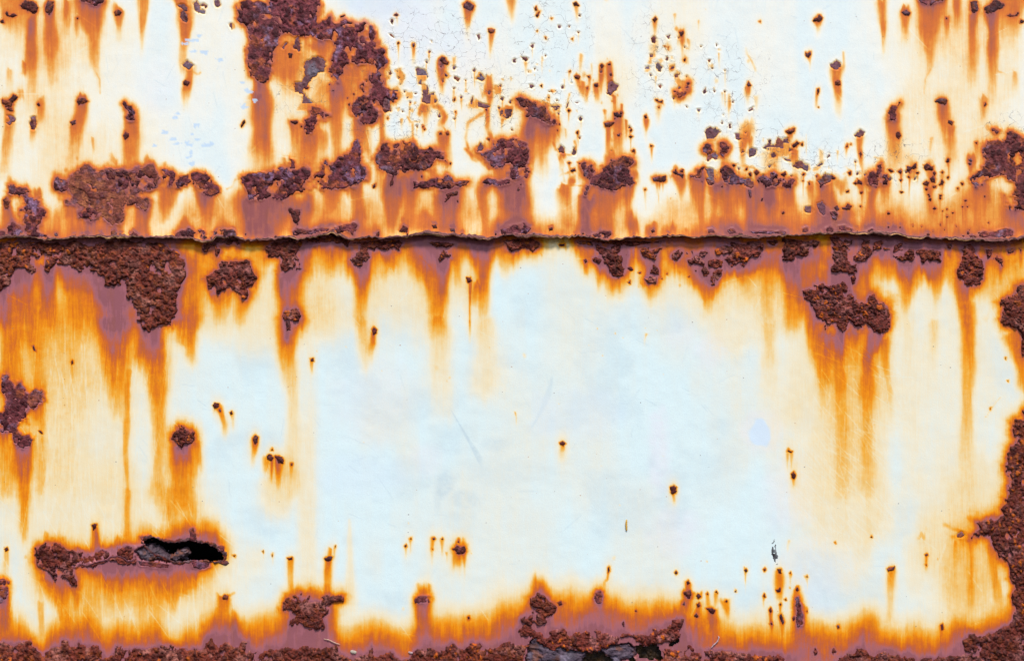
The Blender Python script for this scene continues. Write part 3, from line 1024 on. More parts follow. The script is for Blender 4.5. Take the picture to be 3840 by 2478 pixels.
s 915,700,16,.7/900,780,20,.62/870,830,20,.45
s 960,600,18,.3
s 1515,735,22,.72
s 1620,830,25,.9/1620,890,15,.8
s 1620,930,60,.84/1610,1000,40,.66
s 1585,1000,50,.74/1560,1090,40,.6/1560,1180,40,.6
s 1715,945,35,.8
s 1710,1030,25,.85/1700,1110,45,.6
s 1795,920,18,.72/1800,1000,25,.45
s 1875,910,28,.84/1875,960,25,.55
s 1955,990,40,.74/1980,1070,25,.66
s 1830,1070,55,.8/1835,1150,55,.9/1850,1220,70,.6
s 2140,710,26,.82/2140,780,10,.66/2138,850,6,.5
s 2310,705,20,.72
s 2050,900,20,.66
s 2305,940,18,.74/2300,990,8,.4
s 2360,1070,22,.88/2362,1150,14,.7/2365,1200,18,.85/2370,1260,10,.4
s 1795,625,12,.66
s 1015,130,9,.5
s 1160,1060,25,.62/1180,960,20,.5
s 1300,840,7,.4
s 1480,1110,45,.7
T 3 3
F 1785,390 1830,370 1860,400 1840,420 1790,420
L -10,1490 60,1470 120,1480 180,1440 240,1490 300,1620 -10,1620
L 500,1440 520,1410 540,1450 520,1470
L 660,1440 690,1410 710,1440 680,1460
L 700,1620 740,1490 800,1440 860,1440 900,1420 1000,1440 1050,1470 1130,1440 1200,1460 1300,1490 1390,1500 1400,1580 1560,1480 1600,1620
D 55,705 70,690 80,710 65,725
D 285,740 300,725 305,750
D 432,770 448,758 455,780
D 52,945 65,920 72,955
D 105,1065 122,1045 130,1080 115,1095
D 195,1020 212,1005 216,1030
D 243,975 258,962 262,985
D 195,1120 215,1105 240,1180 225,1200
D 340,885 360,865 375,890 360,905
D 110,1190 130,1175 138,1200
D 310,1140 330,1120 340,1150 320,1165
D 175,700 215,700 215,740 190,740
D 165,890 210,870 205,910 180,915
K 340,960 370,950 390,1050 410,1110 400,1200 360,1230 350,1150 360,1080 340,1040
D 1160,700 1230,680 1220,710 1170,720
D 1640,1200 1660,1190 1668,1240 1645,1250
D 1500,575 1520,560 1530,580 1510,590
D 1505,665 1515,655 1518,675
D 710,1210 730,1200 740,1230 720,1240
D 690,465 702,455 702,478
D 1012,418 1025,405 1028,425
D 435,1080 450,1065 450,1095
S 130,480 150,430 160,480 165,520 185,600 180,670 155,640 130,570
s 65,705,24,.78
s 195,720,40,.85/200,800,40,.66/200,900,35,.66
s 295,740,18,.74/292,800,8,.4
s 440,770,24,.68/445,820,6,.4
s 60,940,18,.78/55,980,8,.4
s 115,1060,22,.9/112,1130,14,.72/122,1200,20,.85/120,1250,10,.4
s 205,1020,18,.78/205,1080,8,.5
s 250,975,14,.74
s 215,1140,25,.88/220,1300,10,.6
s 355,885,26,.84/355,950,30,.74
s 370,1040,55,.85/380,1150,55,.8/380,1260,50,.6
s 440,1050,35,.6
s 290,870,16,.6
s 280,450,15,.56/270,500,12,.3
s 700,470,14,.58
s 840,430,12,.4
s 1020,415,20,.45
e 1470,390,60,45,.4
s 1515,580,18,.74/1510,680,12,.62
s 1615,612,12,.6
s 1195,700,45,.62/1190,760,38,.5/1190,900,38,.3/1185,1100,38,.25
s 1650,1220,25,.84/1648,1350,10,.7
p 22,.66 1740,415 1800,430 1900,440
s 1770,470,20,.64/1775,600,20,.4/1780,900,30,.28
s 1920,450,25,.6/1920,700,20,.5/1915,1000,30,.4
s 2070,480,32,.54/2110,700,36,.48/2150,900,40,.42/2170,1050,40,.3
s 1850,440,110,.26/1900,900,120,.15
p 20,.56 1680,310 1780,350 1880,390
p 26,.62 1900,240 1960,290
s 660,1290,14,.6
"""
SC = 2.387
TX, TY = (0, 950, 1900, 2840), (0, 560, 1200, 1838)
patches, streaks, strokes, blobs = [], [], [], []      # all in photograph pixels
x0 = y0 = 0
for line in DATA.strip().splitlines():
    f = line.split()
    k = f[0]
    if k == 'T':
        x0, y0 = TX[int(f[1])], TY[int(f[2])]
        continue
    mir = k.endswith('*')
    k = k[0]
    for m in ((0, 1) if mir else (0,)):
        mx = (lambda v: W - v) if m else (lambda v: v)
        g = lambda a, b: (mx(x0 + float(a) / SC), y0 + float(b) / SC)
        if k == 's':
            kn = []
            for q in f[1].split('/'):
                a, b, c, d = q.split(',')
                X, Y = g(a, b)
                kn.append((X, Y, float(c) / SC, float(d)))
            streaks.append(kn)
        elif k == 'p':
            wd, st = f[1].split(',')
            strokes.append((float(wd) / SC, float(st), [g(*q.split(',')) for q in f[2:]]))
        elif k == 'e':
            q = f[1].split(',')
            X, Y = g(q[0], q[1])
            blobs.append((X, Y, float(q[2]) / SC, float(q[3]) / SC, float(q[4])))
        else:
            patches.append((k, [g(*q.split(',')) for q in f[1:]]))

# wide, faint washes of cream over the white paint
blobs += [(150, 250, 480, 520, .15), (330, 620, 420, 300, .17), (3560, 300, 330, 420, .17), (3500, 480, 300, 300, .2),
          (3700, 700, 250, 300, .2), (120, 1500, 480, 800, .15), (420, 1350, 460, 500, .10), (560, 2150, 520, 260, .22),
          (3200, 1450, 380, 420, .17), (3560, 1450, 330, 700, .12), (3650, 2000, 300, 420, .17), (3150, 1850, 260, 420, .2),
          (1180, 520, 260, 330, .2), (1150, 800, 700, 130, .22), (3000, 780, 800, 130, .18), (950, 1150, 560, 200, .2),
          (1500, 1050, 330, 260, .18), (2900, 1050, 500, 200, .24), (760, 180, 160, 300, .1), (2280, 200, 90, 320, .09),
          (2520, 120, 200, 260, .10), (2300, 300, 120, 250, .10), (1150, 1900, 60, 700, .16), (300, 1900, 360, 300, .17),
          (960, 400, 150, 400, .11), (250, 830, 420, 90, .36), (1000, 800, 520, 100, .38), (1600, 800, 420, 90, .32), (2250, 830, 300, 70, .28), (2750, 810, 420, 110, .36), (3250, 820, 300, 90, .36), (3650, 800, 280, 120, .42), (1250, 280, 230, 260, .22), (400, 1080, 700, 160, .26), (1300, 960, 420, 110, .34), (2800, 990, 520, 90, .34), (3450, 980, 420, 110, .42), (180, 1350, 330, 330, .17), (3600, 1250, 260, 400, .1), (420, 2180, 380, 170, .4), (200, 120, 330, 200, .24), (3640, 120, 330, 200, .24), (1900, 450, 500, 200, .05), (2050, 2300, 400, 160, .1), (3620, 2150, 140, 260, .22)]
BAND = []
for tx, s in ((0, "0,1350 300,1350 400,1400 480,1330 560,1300 900,1250 1300,1270 1500,1340 1750,1380 1900,1230 2100,1240 2200,1330 2300,1310"),
              (1, "100,1290 250,1240 700,1230 820,1320 960,1330 1080,1300 1250,1370 1400,1370 1520,1260 1640,1310 1720,1230 1900,1270 2100,1250 2330,1190"),
              (2, "60,1160 200,1080 450,1060 700,1080 950,1100 1250,1150 1400,1190 1560,1290 1700,1280 1800,1310 1900,1330 2200,1360"),
              (3, "0,1360 100,1370 250,1410 350,1300 450,1340 700,1390 850,1310 1000,1340 1150,1370 1350,1350 1500,1400 1700,1390 1850,1280 2000,1330 2387,1100")):
    for q in s.split():
        a, b = map(float, q.split(','))
        BAND.append((TX[tx] + a / SC, TY[3] + b / SC))
BAND = np.array(BAND)
LIP = np.array([(-400, 893), (0, 895), (126, 893), (180, 903), (268, 893), (377, 891), (545, 895), (729, 895), (765, 912), (800, 908), (817, 893),
                (880, 890), (913, 901), (1025, 903), (1088, 890), (1118, 901), (1175, 895), (1218, 883), (1243, 880), (1275, 889), (1310, 903),
                (1390, 892), (1495, 894), (1560, 884), (1599, 878), (1704, 885), (1830, 896), (1900, 884), (2026, 889), (2151, 890), (2277, 902),
                (2361, 897), (2528, 891), (2840, 891), (2966, 885), (3133, 876), (3259, 880), (3385, 885), (3427, 895), (3594, 899), (3678, 903),
                (3732, 907), (3840, 893), (4300, 895)], float)
def lip(x):
    return np.interp(x, LIP[:, 0], LIP[:, 1]) + 8 * (vn(x / 34, x * 0, 5) - .5) + 6 * (vn(x / 11, x * 0, 6) - .5)

def tl(tx, ty, s):
    return [(TX[tx] + float(q.split(',')[0]) / SC, TY[ty] + float(q.split(',')[1]) / SC) for q in s.split()]
VOID = tl(0, 3, "1278,462 1310,430 1360,412 1410,428 1470,452 1530,463 1640,453 1700,438 1760,458 1860,473 1920,498 1960,540 2003,560 2005,590 2000,630 2022,647 1960,626 1920,637 1850,632 1760,637 1700,627 1640,640 1560,640 1480,600 1380,560 1320,520")
CRACK = tl(0, 3, "690,690 720,660 780,680 850,645 970,625 990,600 1060,590 1110,610 1140,640 1190,630 1212,600 1215,530 1280,500")

def size(P):
    a = np.asarray(P)
    return float(min(np.ptp(a[:, 0]), np.ptp(a[:, 1]))), float(max(np.ptp(a[:, 0]), np.ptp(a[:, 1])))

def edge_noise(x, y, P, k):
    lo, hi = size(P)
    A = float(np.clip(0.5 * lo * 0.2, 1.2, 8.0))
    if k == 'F':
        A = min(A, 3.0)
    if k == 'L':
        A *= 1.25
    return A * 2 * (vn(x / (3.4 * A), y / (3.4 * A), 41) - .5) + A * 1.2 * (vn(x / (1.3 * A), y / (1.3 * A), 42) - .5) + A * .8 * (np.abs(vn(x / (.9 * A), y / (.9 * A), 43) - .5) * 2 - .5)

def pdist(x, y, P, k):
    d = sdist(x, y, P) + edge_noise(x, y, P, k)
    if k in 'KLO' and size(P)[0] > 26:       # fissures and bare islands inside the larger patches
        d = np.minimum(d, 95 * ((.70 if k == 'L' else .655) - fbm(x / 30, y / 34, 47, 4)))
    return d

def dent(x, y):
    """the lower sheet bends inward under the lap, shaped to darken the gap"""
    return -24 * (1 - ss(3, 26, y - lip(x)))

# many tiny chips where the old paint has crazed
rc = np.random.RandomState(77)
for cx, cy, rx, ry, n in ((1560, 260, 150, 150, 16), (1800, 360, 220, 120, 18), (2060, 200, 130, 150, 12), (2080, 340, 110, 120, 12),
                          (2500, 280, 160, 170, 14), (2720, 330, 120, 150, 10), (2880, 600, 150, 80, 12), (3200, 650, 200, 60, 8), (1500, 420, 130, 90, 8)):
    for i in range(n):
        x, y, r = cx + rc.normal(0, .55) * rx, cy + rc.normal(0, .55) * ry, rc.uniform(2.6, 7.5)
        a0 = rc.uniform(0, 6.28)
        m = rc.randint(3, 6)
        patches.append(('F', [(x + r * rc.uniform(.5, 1.4) * math.cos(a0 + 6.283 * j / m), y + r * rc.uniform(.6, 1.7) * math.sin(a0 + 6.283 * j / m)) for j in range(m)]))
        if rc.rand() < .4:
            streaks.append([(x, y, rc.uniform(2.5, 5), .62), (x + rc.normal(0, 1.5), y + rc.uniform(14, 45), 2.5, .42)])
# ragged little shards along the rust line above the lap and along its edge
for x0_, x1_, yc, ys_, n, r0, r1 in ((2550, 3780, 680, 42, 44, 3.5, 9), (1500, 2500, 560, 90, 26, 3, 7), (30, 3800, 884, 7, 46, 3.5, 8), (1150, 1500, 330, 120, 16, 3, 8), (3150, 3620, 770, 40, 12, 3, 7)):
    for i in range(n):
        x, y, r = rc.uniform(x0_, x1_), yc + rc.normal(0, 1) * ys_, rc.uniform(r0, r1)
        y = min(y, 890)
        m = rc.randint(4, 8)
        patches.append(('D', [(x + r * rc.uniform(.45, 1.5) * math.cos(6.283 * j / m), y + r * rc.uniform(.45, 1.6) * math.sin(6.283 * j / m)) for j in range(m)]))
        if y < 850 and rc.rand() < .7:
            streaks.append([(x, y, r * .8, .8), (x + rc.normal(0, 2), y + rc.uniform(18, 70), r * .5, .45)])
HOLES = [P for k, P in patches if k == 'H']

# ------------------------------------------------------------------ materials
def nodes(name):
    m = bpy.data.materials.new(name)
    m.use_nodes = True
    t = m.node_tree
    b = t.nodes['Principled BSDF']
    return m, t, b

def N(t, kind, **kw):
    n = t.nodes.new(kind)
    for a, v in kw.items():
        if a.startswith('i_'):
            n.inputs[a[2:].replace('_', ' ')].default_value = v
        else:
            setattr(n, a, v)
    return n

def math_(t, op, a, b=None, clamp=False):
    n = t.nodes.new('ShaderNodeMath')
    n.operation = op
    n.use_clamp = clamp
    for i, v in enumerate((a, b)):
        if v is None:
            continue
        if isinstance(v, (int, float)):
            n.inputs[i].default_value = v
        else:
            t.links.new(v, n.inputs[i])
    return n.outputs[0]

def mix_(t, fac, a, b, mode='MIX'):
    n = t.nodes.new('ShaderNodeMix')
    n.data_type = 'RGBA'
    n.blend_type = mode
    n.clamp_factor = True
    for s, v in ((n.inputs[0], fac), (n.inputs[6], a), (n.inputs[7], b)):
        if isinstance(v, (int, float)):
            s.default_value = v
        elif isinstance(v, (tuple, list)):
            s.default_value = tuple(v)
        else:
            t.links.new(v, s)
    return n.outputs[2]

def noise_(t, vec, scale, detail=3, rough=.55, sc3=None):
    if sc3:
        mp = N(t, 'ShaderNodeMapping')
        mp.inputs['Scale'].default_value = sc3
        t.links.new(vec, mp.inputs[0])
        vec = mp.outputs[0]
    n = N(t, 'ShaderNodeTexNoise')
    n.inputs['Scale'].default_value = scale
    n.inputs['Detail'].default_value = detail
    n.inputs['Roughness'].default_value = rough
    t.links.new(vec, n.inputs['Vector'])
    return n.outputs[0]

RAMP_LOWER = [(0, (225, 243, 244)), (.07, (232, 238, 230)), (.15, (243, 234, 208)), (.25, (245, 222, 174)), (.34, (245, 200, 120)), (.43, (245, 174, 58)),
              (.52, (244, 147, 4)), (.61, (230, 124, 12)), (.70, (210, 104, 34)), (.79, (192, 96, 62)), (.88, (178, 101, 100)), (.95, (166, 100, 110)), (1, (152, 90, 98))]
RAMP_UPPER = [(0, (232, 243, 242)), (.08, (245, 244, 234)), (.17, (249, 240, 217)), (.27, (250, 224, 176)), (.37, (248, 194, 118)), (.46, (240, 160, 66)),
              (.56, (230, 128, 46)), (.68, (214, 110, 48)), (.82, (194, 101, 62)), (.92, (174, 98, 88)), (1, (154, 86, 86))]

def paint_material(RAMP):
    m, t, b = nodes('stained_white_paint')
    tc = N(t, 'ShaderNodeTexCoord').outputs['Object']
    st = N(t, 'ShaderNodeAttribute', attribute_name='stain').outputs['Fac']
    wr = N(t, 'ShaderNodeAttribute', attribute_name='wear')
    sep = N(t, 'ShaderNodeSeparateColor')
    t.links.new(wr.outputs['Color'], sep.inputs[0])
    blue, pink, crk = sep.outputs
    grey = wr.outputs['Alpha']
    # streaky fine variation of the stain, strongest where the stain is half strength
    bell = math_(t, 'MULTIPLY', math_(t, 'MULTIPLY', st, math_(t, 'SUBTRACT', 1.15, st)), 3.0, True)
    n1 = noise_(t, tc, 1, 4, .6, (330, 60, 22))
    n2 = noise_(t, tc, 95, 5, .65)
    n3 = noise_(t, tc, 520, 2, .6)
    v = math_(t, 'ADD', math_(t, 'MULTIPLY', math_(t, 'SUBTRACT', n1, .5), .19), math_(t, 'MULTIPLY', math_(t, 'SUBTRACT', n2, .5), .15))
    v = math_(t, 'ADD', v, math_(t, 'MULTIPLY', math_(t, 'SUBTRACT', n3, .5), .03))
    base = math_(t, 'MULTIPLY', v, math_(t, 'ADD', bell, .16))
    n4 = noise_(t, tc, 1, 3, .55, (105, 40, 9))
    n5 = noise_(t, tc, 26, 4, .6)
    deep = math_(t, 'MULTIPLY', math_(t, 'SUBTRACT', st, .3, True), 2.2, True)
    low = math_(t, 'ADD', math_(t, 'MULTIPLY', math_(t, 'SUBTRACT', n4, .56), .42), math_(t, 'MULTIPLY', math_(t, 'SUBTRACT', n5, .52), .40))
    base = math_(t, 'ADD', base, math_(t, 'MULTIPLY', low, deep))
    s = math_(t, 'ADD', st, base, True)
    r = N(t, 'ShaderNodeValToRGB')
    e = r.color_ramp.elements
    while len(e) < len(RAMP):
        e.new(0.5)
    for q, (p, c) in zip(e, RAMP):
        q.position = p
        q.color = tuple(lin(c) * .97) + (1,)
    t.links.new(s, r.inputs[0])
    col = r.outputs[0]
    dirt = math_(t, 'MULTIPLY', math_(t, 'SUBTRACT', noise_(t, tc, 1, 5, .65, (70, 30, 16)), .5, True), 3.2, True)
    col = mix_(t, math_(t, 'MULTIPLY', math_(t, 'MULTIPLY', dirt, deep), .5), col, tuple(lin((150, 86, 48))) + (1,))
    clean = math_(t, 'SUBTRACT', 1.0, math_(t, 'MULTIPLY', st, 4.0), True)
    # faint chalky mottling of the clean paint
    mott = noise_(t, tc, 240, 6, .75)
    col = mix_(t, math_(t, 'MULTIPLY', math_(t, 'MULTIPLY', math_(t, 'SUBTRACT', mott, .48, True), 1.15), clean), col, tuple(lin((200, 208, 220))) + (1,), 'MIX')
    col = mix_(t, math_(t, 'MULTIPLY', math_(t, 'MULTIPLY', pink, .4), clean), col, tuple(lin((240, 226, 238))) + (1,))
    col = mix_(t, math_(t, 'MULTIPLY', math_(t, 'MULTIPLY', grey, .8), clean), col, tuple(lin((186, 206, 216))) + (1,))
    col = mix_(t, math_(t, 'MULTIPLY', blue, .85), col, tuple(lin((196, 218, 240) if RAMP is RAMP_UPPER else (212, 229, 246))) + (1,))
    # hairline cracks
    def cracks(scale, wdt, seed):
        mp = N(t, 'ShaderNodeMapping')
        mp.inputs['Location'].default_value = (seed, seed * .7, 0)
        t.links.new(tc, mp.inputs[0])
        dn = N(t, 'ShaderNodeTexNoise')
        dn.inputs['Scale'].default_value = scale * 1.3
        t.links.new(mp.outputs[0], dn.inputs['Vector'])
        wv = N(t, 'ShaderNodeVectorMath', operation='SCALE')
        t.links.new(dn.outputs['Color'], wv.inputs[0])
        wv.inputs['Scale'].default_value = .9 / scale
        av = N(t, 'ShaderNodeVectorMath', operation='ADD')
        t.links.new(mp.outputs[0], av.inputs[0])
        t.links.new(wv.outputs[0], av.inputs[1])
        vo = N(t, 'ShaderNodeTexVoronoi', feature='DISTANCE_TO_EDGE', voronoi_dimensions='3D')
        vo.inputs['Scale'].default_value = scale
        t.links.new(av.outputs[0], vo.inputs['Vector'])
        return math_(t, 'SUBTRACT', 1.0, math_(t, 'DIVIDE', vo.outputs['Distance'], wdt), True)
    gate = math_(t, 'MULTIPLY', math_(t, 'SUBTRACT', noise_(t, tc, 60, 3, .6), .45), 9.0, True)
    ck = math_(t, 'MULTIPLY', math_(t, 'MULTIPLY', cracks(46, .02, .37), gate), crk, True)
    ck2 = math_(t, 'MULTIPLY', math_(t, 'MULTIPLY', cracks(95, .03, 1.7), math_(t, 'MULTIPLY', math_(t, 'SUBTRACT', noise_(t, tc, 38, 2, .5), .55), 9.0, True)), math_(t, 'MULTIPLY', crk, .8), True)
    ck = math_(t, 'MAXIMUM', ck, ck2)
    col = mix_(t, ck, col, tuple(lin((96, 78, 84))) + (1,))
    # specks of dirt and pin-points of rust
    vo = N(t, 'ShaderNodeTexVoronoi', feature='F1')
    vo.inputs['Scale'].default_value = 62
    t.links.new(tc, vo.inputs['Vector'])
    sz = N(t, 'ShaderNodeSeparateColor')
    t.links.new(vo.outputs['Color'], sz.inputs[0])
    rad = math_(t, 'MULTIPLY', math_(t, 'SUBTRACT', sz.outputs[0], .62, True), .22)
    sp = math_(t, 'GREATER_THAN', rad, vo.outputs['Distance'])
    spc = mix_(t, sz.outputs[1], tuple(lin((186, 122, 70))) + (1,), tuple(lin((110, 100, 104))) + (1,))
    col = mix_(t, math_(t, 'MULTIPLY', sp, .6), col, spc)
    t.links.new(col, b.inputs['Base Color'])
    rg = math_(t, 'ADD', math_(t, 'MULTIPLY', n2, .25), .36)
    t.links.new(rg, b.inputs['Roughness'])
    b.inputs['Specular IOR Level'].default_value = .22
    bp = N(t, 'ShaderNodeBump')
    bp.inputs['Strength'].default_value = .22
    bp.inputs['Distance'].default_value = .0011
    fine = noise_(t, tc, 460, 4, .65)
    hgt = math_(t, 'SUBTRACT', math_(t, 'ADD', fine, math_(t, 'MULTIPLY', noise_(t, tc, 60, 4, .6), 1.3)), math_(t, 'MULTIPLY', ck, 1.5))
    t.links.new(hgt, bp.inputs['Height'])
    t.links.new(bp.outputs[0], b.inputs['Normal'])
    return m

def rust_material(name, rough, bump, scale, var):
    m, t, b = nodes(name)
    tc = N(t, 'ShaderNodeTexCoord').outputs['Object']
    a = N(t, 'ShaderNodeAttribute', attribute_name='tone').outputs['Color']
    n = noise_(t, tc, scale, 5, .68)
    n2 = noise_(t, tc, scale * 3.1, 3, .6)
    k = math_(t, 'ADD', math_(t, 'MULTIPLY', math_(t, 'SUBTRACT', n, .5), var * 2), math_(t, 'MULTIPLY', math_(t, 'SUBTRACT', n2, .5), var))
    hs = N(t, 'ShaderNodeHueSaturation')
    t.links.new(a, hs.inputs['Color'])
    t.links.new(math_(t, 'ADD', 1.0, k), hs.inputs['Value'])
    t.links.new(math_(t, 'ADD', .5, math_(t, 'MULTIPLY', math_(t, 'SUBTRACT', n2, .5), .05)), hs.inputs['Hue'])
    t.links.new(hs.outputs[0], b.inputs['Base Color'])
    t.links.new(math_(t, 'ADD', rough, math_(t, 'MULTIPLY', math_(t, 'SUBTRACT', n2, .5), .3)), b.inputs['Roughness'])
    b.inputs['Specular IOR Level'].default_value = .28
    bp = N(t, 'ShaderNodeBump')
    bp.inputs['Strength'].default_value = bump
    bp.inputs['Distance'].default_value = .0022
    t.links.new(math_(t, 'ADD', n, math_(t, 'MULTIPLY', n2, .5)), bp.inputs['Height'])
    t.links.new(bp.outputs[0], b.inputs['Normal'])
    return m

def plain_material(name, c, rough):
    m, t, b = nodes(name)
    tc = N(t, 'ShaderNodeTexCoord').outputs['Object']
    n = noise_(t, tc, 300, 4, .6)
    col = mix_(t, n, tuple(lin(c) * .75) + (1,), tuple(lin(c) * 1.15) + (1,))
    t.links.new(col, b.inputs['Base Color'])
    b.inputs['Roughness'].default_value = rough
    return m

M_CRUST = rust_material('rust_crust', .58, .7, 330, .7)
M_CHIP = rust_material('bare_rusted_metal', .55, .4, 260, .3)
M_LAYER = rust_material('delaminated_steel', .55, .7, 220, .4)

# ------------------------------------------------------------------ mesh output
def to_world(x, y, h):
    return np.stack([(x - W / 2) * PX, -h * PX, (H / 2 - y) * PX + ZC], -1)

def mesh_obj(name, co, quads, mat, parent=None, attrs=(), smooth=True):
    me = bpy.data.meshes.new(name)
    nv, nq = len(co), len(quads)
    me.vertices.add(nv)
    me.vertices.foreach_set('co', np.ascontiguousarray(co, np.float32).ravel())
    me.loops.add(nq * 4)
    me.loops.foreach_set('vertex_index', np.ascontiguousarray(quads, np.int32).ravel())
    me.polygons.add(nq)
    me.polygons.foreach_set('loop_start', np.arange(0, nq * 4, 4, dtype=np.int32))
    me.polygons.foreach_set('loop_total', np.full(nq, 4, np.int32))
    me.polygons.foreach_set('use_smooth', np.full(nq, smooth, bool))
    me.update(calc_edges=True)
    for an, v in attrs:
        if v.ndim == 1:
            at = me.attributes.new(an, 'FLOAT', 'POINT')
            at.data.foreach_set('value', np.ascontiguousarray(v, np.float32))
        else:
            at = me.attributes.new(an, 'FLOAT_COLOR', 'POINT')
            if v.shape[1] == 3:
                v = np.concatenate([v, np.ones((len(v), 1))], 1)
            at.data.foreach_set('color', np.ascontiguousarray(v, np.float32).ravel())
    me.materials.append(mat)
    o = bpy.data.objects.new(name, me)
    C.objects.link(o)
    if parent:
        o.parent = parent
    return o

def grid_quads(ny, nx, keep=None):
    i = np.arange(ny * nx).reshape(ny, nx)
    q = np.stack([i[:-1, :-1], i[1:, :-1], i[1:, 1:], i[:-1, 1:]], -1).reshape(-1, 4)
    return q if keep is None else q[keep.reshape(-1)]

def compact(co, q, attrs):
    u, inv = np.unique(q.ravel(), return_inverse=True)
    return co[u], inv.reshape(q.shape), [(a, v[u]) for a, v in attrs]

# ------------------------------------------------------------------ the two painted steel sheets
CELL = 4.0
UP = 18.0              # the upper sheet overlaps the lower one and stands this far in front of it
MX, MY = 280.0, 240.0  # sheet carried on past the frame

def is_upper(P):
    return np.mean([p[1] for p in P]) < 893

def refl(x, n):
    x = np.abs(x)
    return np.where(x > n, 2 * n - x, x)

def stain_field(X, Y, upper):
    """how deep the rust stain is at every grid point (0 clean paint .. 1 solid rust)"""
    acc = np.zeros(X.shape)
    PW = 3.0
    XE = X + 9 * (vn(X / 26, Y / 130, 1) - .5) + 7 * (vn(X / 9, Y / 60, 2) - .5) + 14 * (vn(X / 90, Y / 220, 7) - .5)
    fr = vn(X / 9, Y / 500, 3) * .55 + vn(X / 26, Y / 600, 4) * .45
    YE = Y + 62 * (fr - .5) + 14 * (vn(X / 14, Y / 14, 8) - .5)
    xs, ys = X[0], Y[:, 0]
    def win(xa, xb, ya, yb):
        i0, i1 = np.searchsorted(ys, ya), np.searchsorted(ys, yb)
        j0, j1 = np.searchsorted(xs, xa), np.searchsorted(xs, xb)
        return (slice(max(i0 - 1, 0), i1 + 1), slice(max(j0 - 1, 0), j1 + 1))
    for bx, by, rx, ry, v in blobs:
        if (by < 893) != upper:
            continue
        s = win(bx - rx * 1.3, bx + rx * 1.3, by - ry * 1.3, by + ry * 1.3)
        r = np.hypot((XE[s] - bx) / rx, (YE[s] - by) / ry) + .35 * (vn(X[s] / 60, Y[s] / 110, 12) - .5)
        acc[s] += (v * (1 - ss(.35, 1.15, r))) ** PW
    for kn in streaks:
        if (kn[0][1] < 893) != upper:
            continue
        k = np.array(kn)
        small = k[:, 2].max() < 14
        k[:, 2] *= .82 + .18 * float(np.clip((k[:, 2].max() - 6) / 25, 0, 1))
        if len(k) == 1:
            x_, y_, w_, v = k[0]
            s = win(x_ - w_ * 2, x_ + w_ * 2, y_ - w_ * 2.4, y_ + w_ * 2.8)
            a = .25 if small else 1
            xe, ye = X[s] + a * (XE[s] - X[s]), Y[s] + a * (YE[s] - Y[s])
            r = np.hypot((xe - x_) / w_, (ye - y_) / (w_ * 1.35))
            acc[s] += (v * (1 - ss(.3, 1.35, r))) ** PW
            continue
        wm = k[:, 2].max()
        s = win(k[:, 0].min() - wm * 2.2 - 12, k[:, 0].max() + wm * 2.2 + 12, k[0, 1] - wm - 40, k[-1, 1] + 90)
        a = float(np.clip(wm / 25, .2, 1))
        xe, ye = X[s] + a * (XE[s] - X[s]), Y[s] + np.clip(a * 1.3, .3, 1) * (YE[s] - Y[s])
        xc = np.interp(ye, k[:, 1], k[:, 0])
        wc = np.interp(ye, k[:, 1], k[:, 2])
        vc = np.interp(ye, k[:, 1], k[:, 3])
        end = k[-1, 1]
        fade = 22 + 60 * a
        vc = vc * (1 - ss(0, fade, ye - end)) * ss(-.75 * k[0, 2] - 4, 0, ye - k[0, 1])
        r = np.abs(xe - xc) / (wc * (.72 + .56 * vn(Y[s] / 70 + kn[0][0], X[s] * 0, 16)))
        acc[s] += np.maximum(vc * np.exp(-(np.maximum(r - .5, 0) / .68) ** 1.6), 0) ** PW
    for wd, v, P in strokes:
        a = np.array(P)
        if (a[:, 1].mean() < 893) != upper:
            continue
        s = win(a[:, 0].min() - wd * 3, a[:, 0].max() + wd * 3, a[:, 1].min() - wd * 3, a[:, 1].max() + wd * 3)
        d = np.full(X[s].shape, 1e9)
        xe, ye = X[s] + .4 * (XE[s] - X[s]), Y[s] + .15 * (YE[s] - Y[s])
        for (ax, ay), (bx, by) in zip(P[:-1], P[1:]):
            ex, ey = bx - ax, by - ay
            t = np.clip(((xe - ax) * ex + (ye - ay) * ey) / (ex * ex + ey * ey), 0, 1)
            d = np.minimum(d, np.hypot(xe - ax - t * ex, ye - ay - t * ey))
        acc[s] += (v * (1 - ss(.1, 2.0, d / wd)) * (.45 + .8 * vn(X[s] / 17, Y[s] / 17, 17)).clip(0, 1.1)) ** PW
    # the stain that creeps out round every patch of rust
    for k, P in patches:
        if is_upper(P) != upper or k in 'S':
            continue
        lo, hi = size(P)
        R = {'K': 12, 'D': 6.5, 'O': 14, 'L': 22, 'F': 3.0, 'G': 16, 'H': 18}[k] * float(np.clip(hi / 45, .5, 1.15))
        top = {'F': .5}.get(k, .97)
        a = np.array(P)
        e = R * 4
        s = win(a[:, 0].min() - e, a[:, 0].max() + e, a[:, 1].min() - e, a[:, 1].max() + e)
        if X[s].size == 0:
            continue
        d = pdist(X[s], Y[s], P, k)
        up = np.maximum(-d - 1.0, 0)
        up = up * (.75 + .9 * fr[s])
        acc[s] += (top * np.exp(-(up / R) ** 1.15)) ** PW
    if not upper:
        by = np.interp(X, BAND[:, 0], BAND[:, 1])
        q = by + 70 * (vn(X / 150, X * 0, 20) - .5) - (Y + 34 * (fr - .5) + 74 * (vn(X / 65, Y / 300, 15) - .5) + 14 * (vn(X / 20, Y / 24, 14) - .5))       # distance above the rusted foot
        v = np.interp(q, [-110, -30, 4, 28, 54, 84, 150], [.93, .82, .70, .58, .42, .2, 0])
        acc += np.maximum(v, 0) ** PW
        q = Y - 893 + 30 * (fr - .5)
        v = np.interp(q, [-80, 8, 26, 60], [.95, .9, .6, 0]) * (.25 + .75 * ss(.25, .5, vn(X / 150, X * 0, 18)))
        acc += np.maximum(v, 0) ** PW
    else:
        q = lip(X) - Y - 40 * (fr - .5)
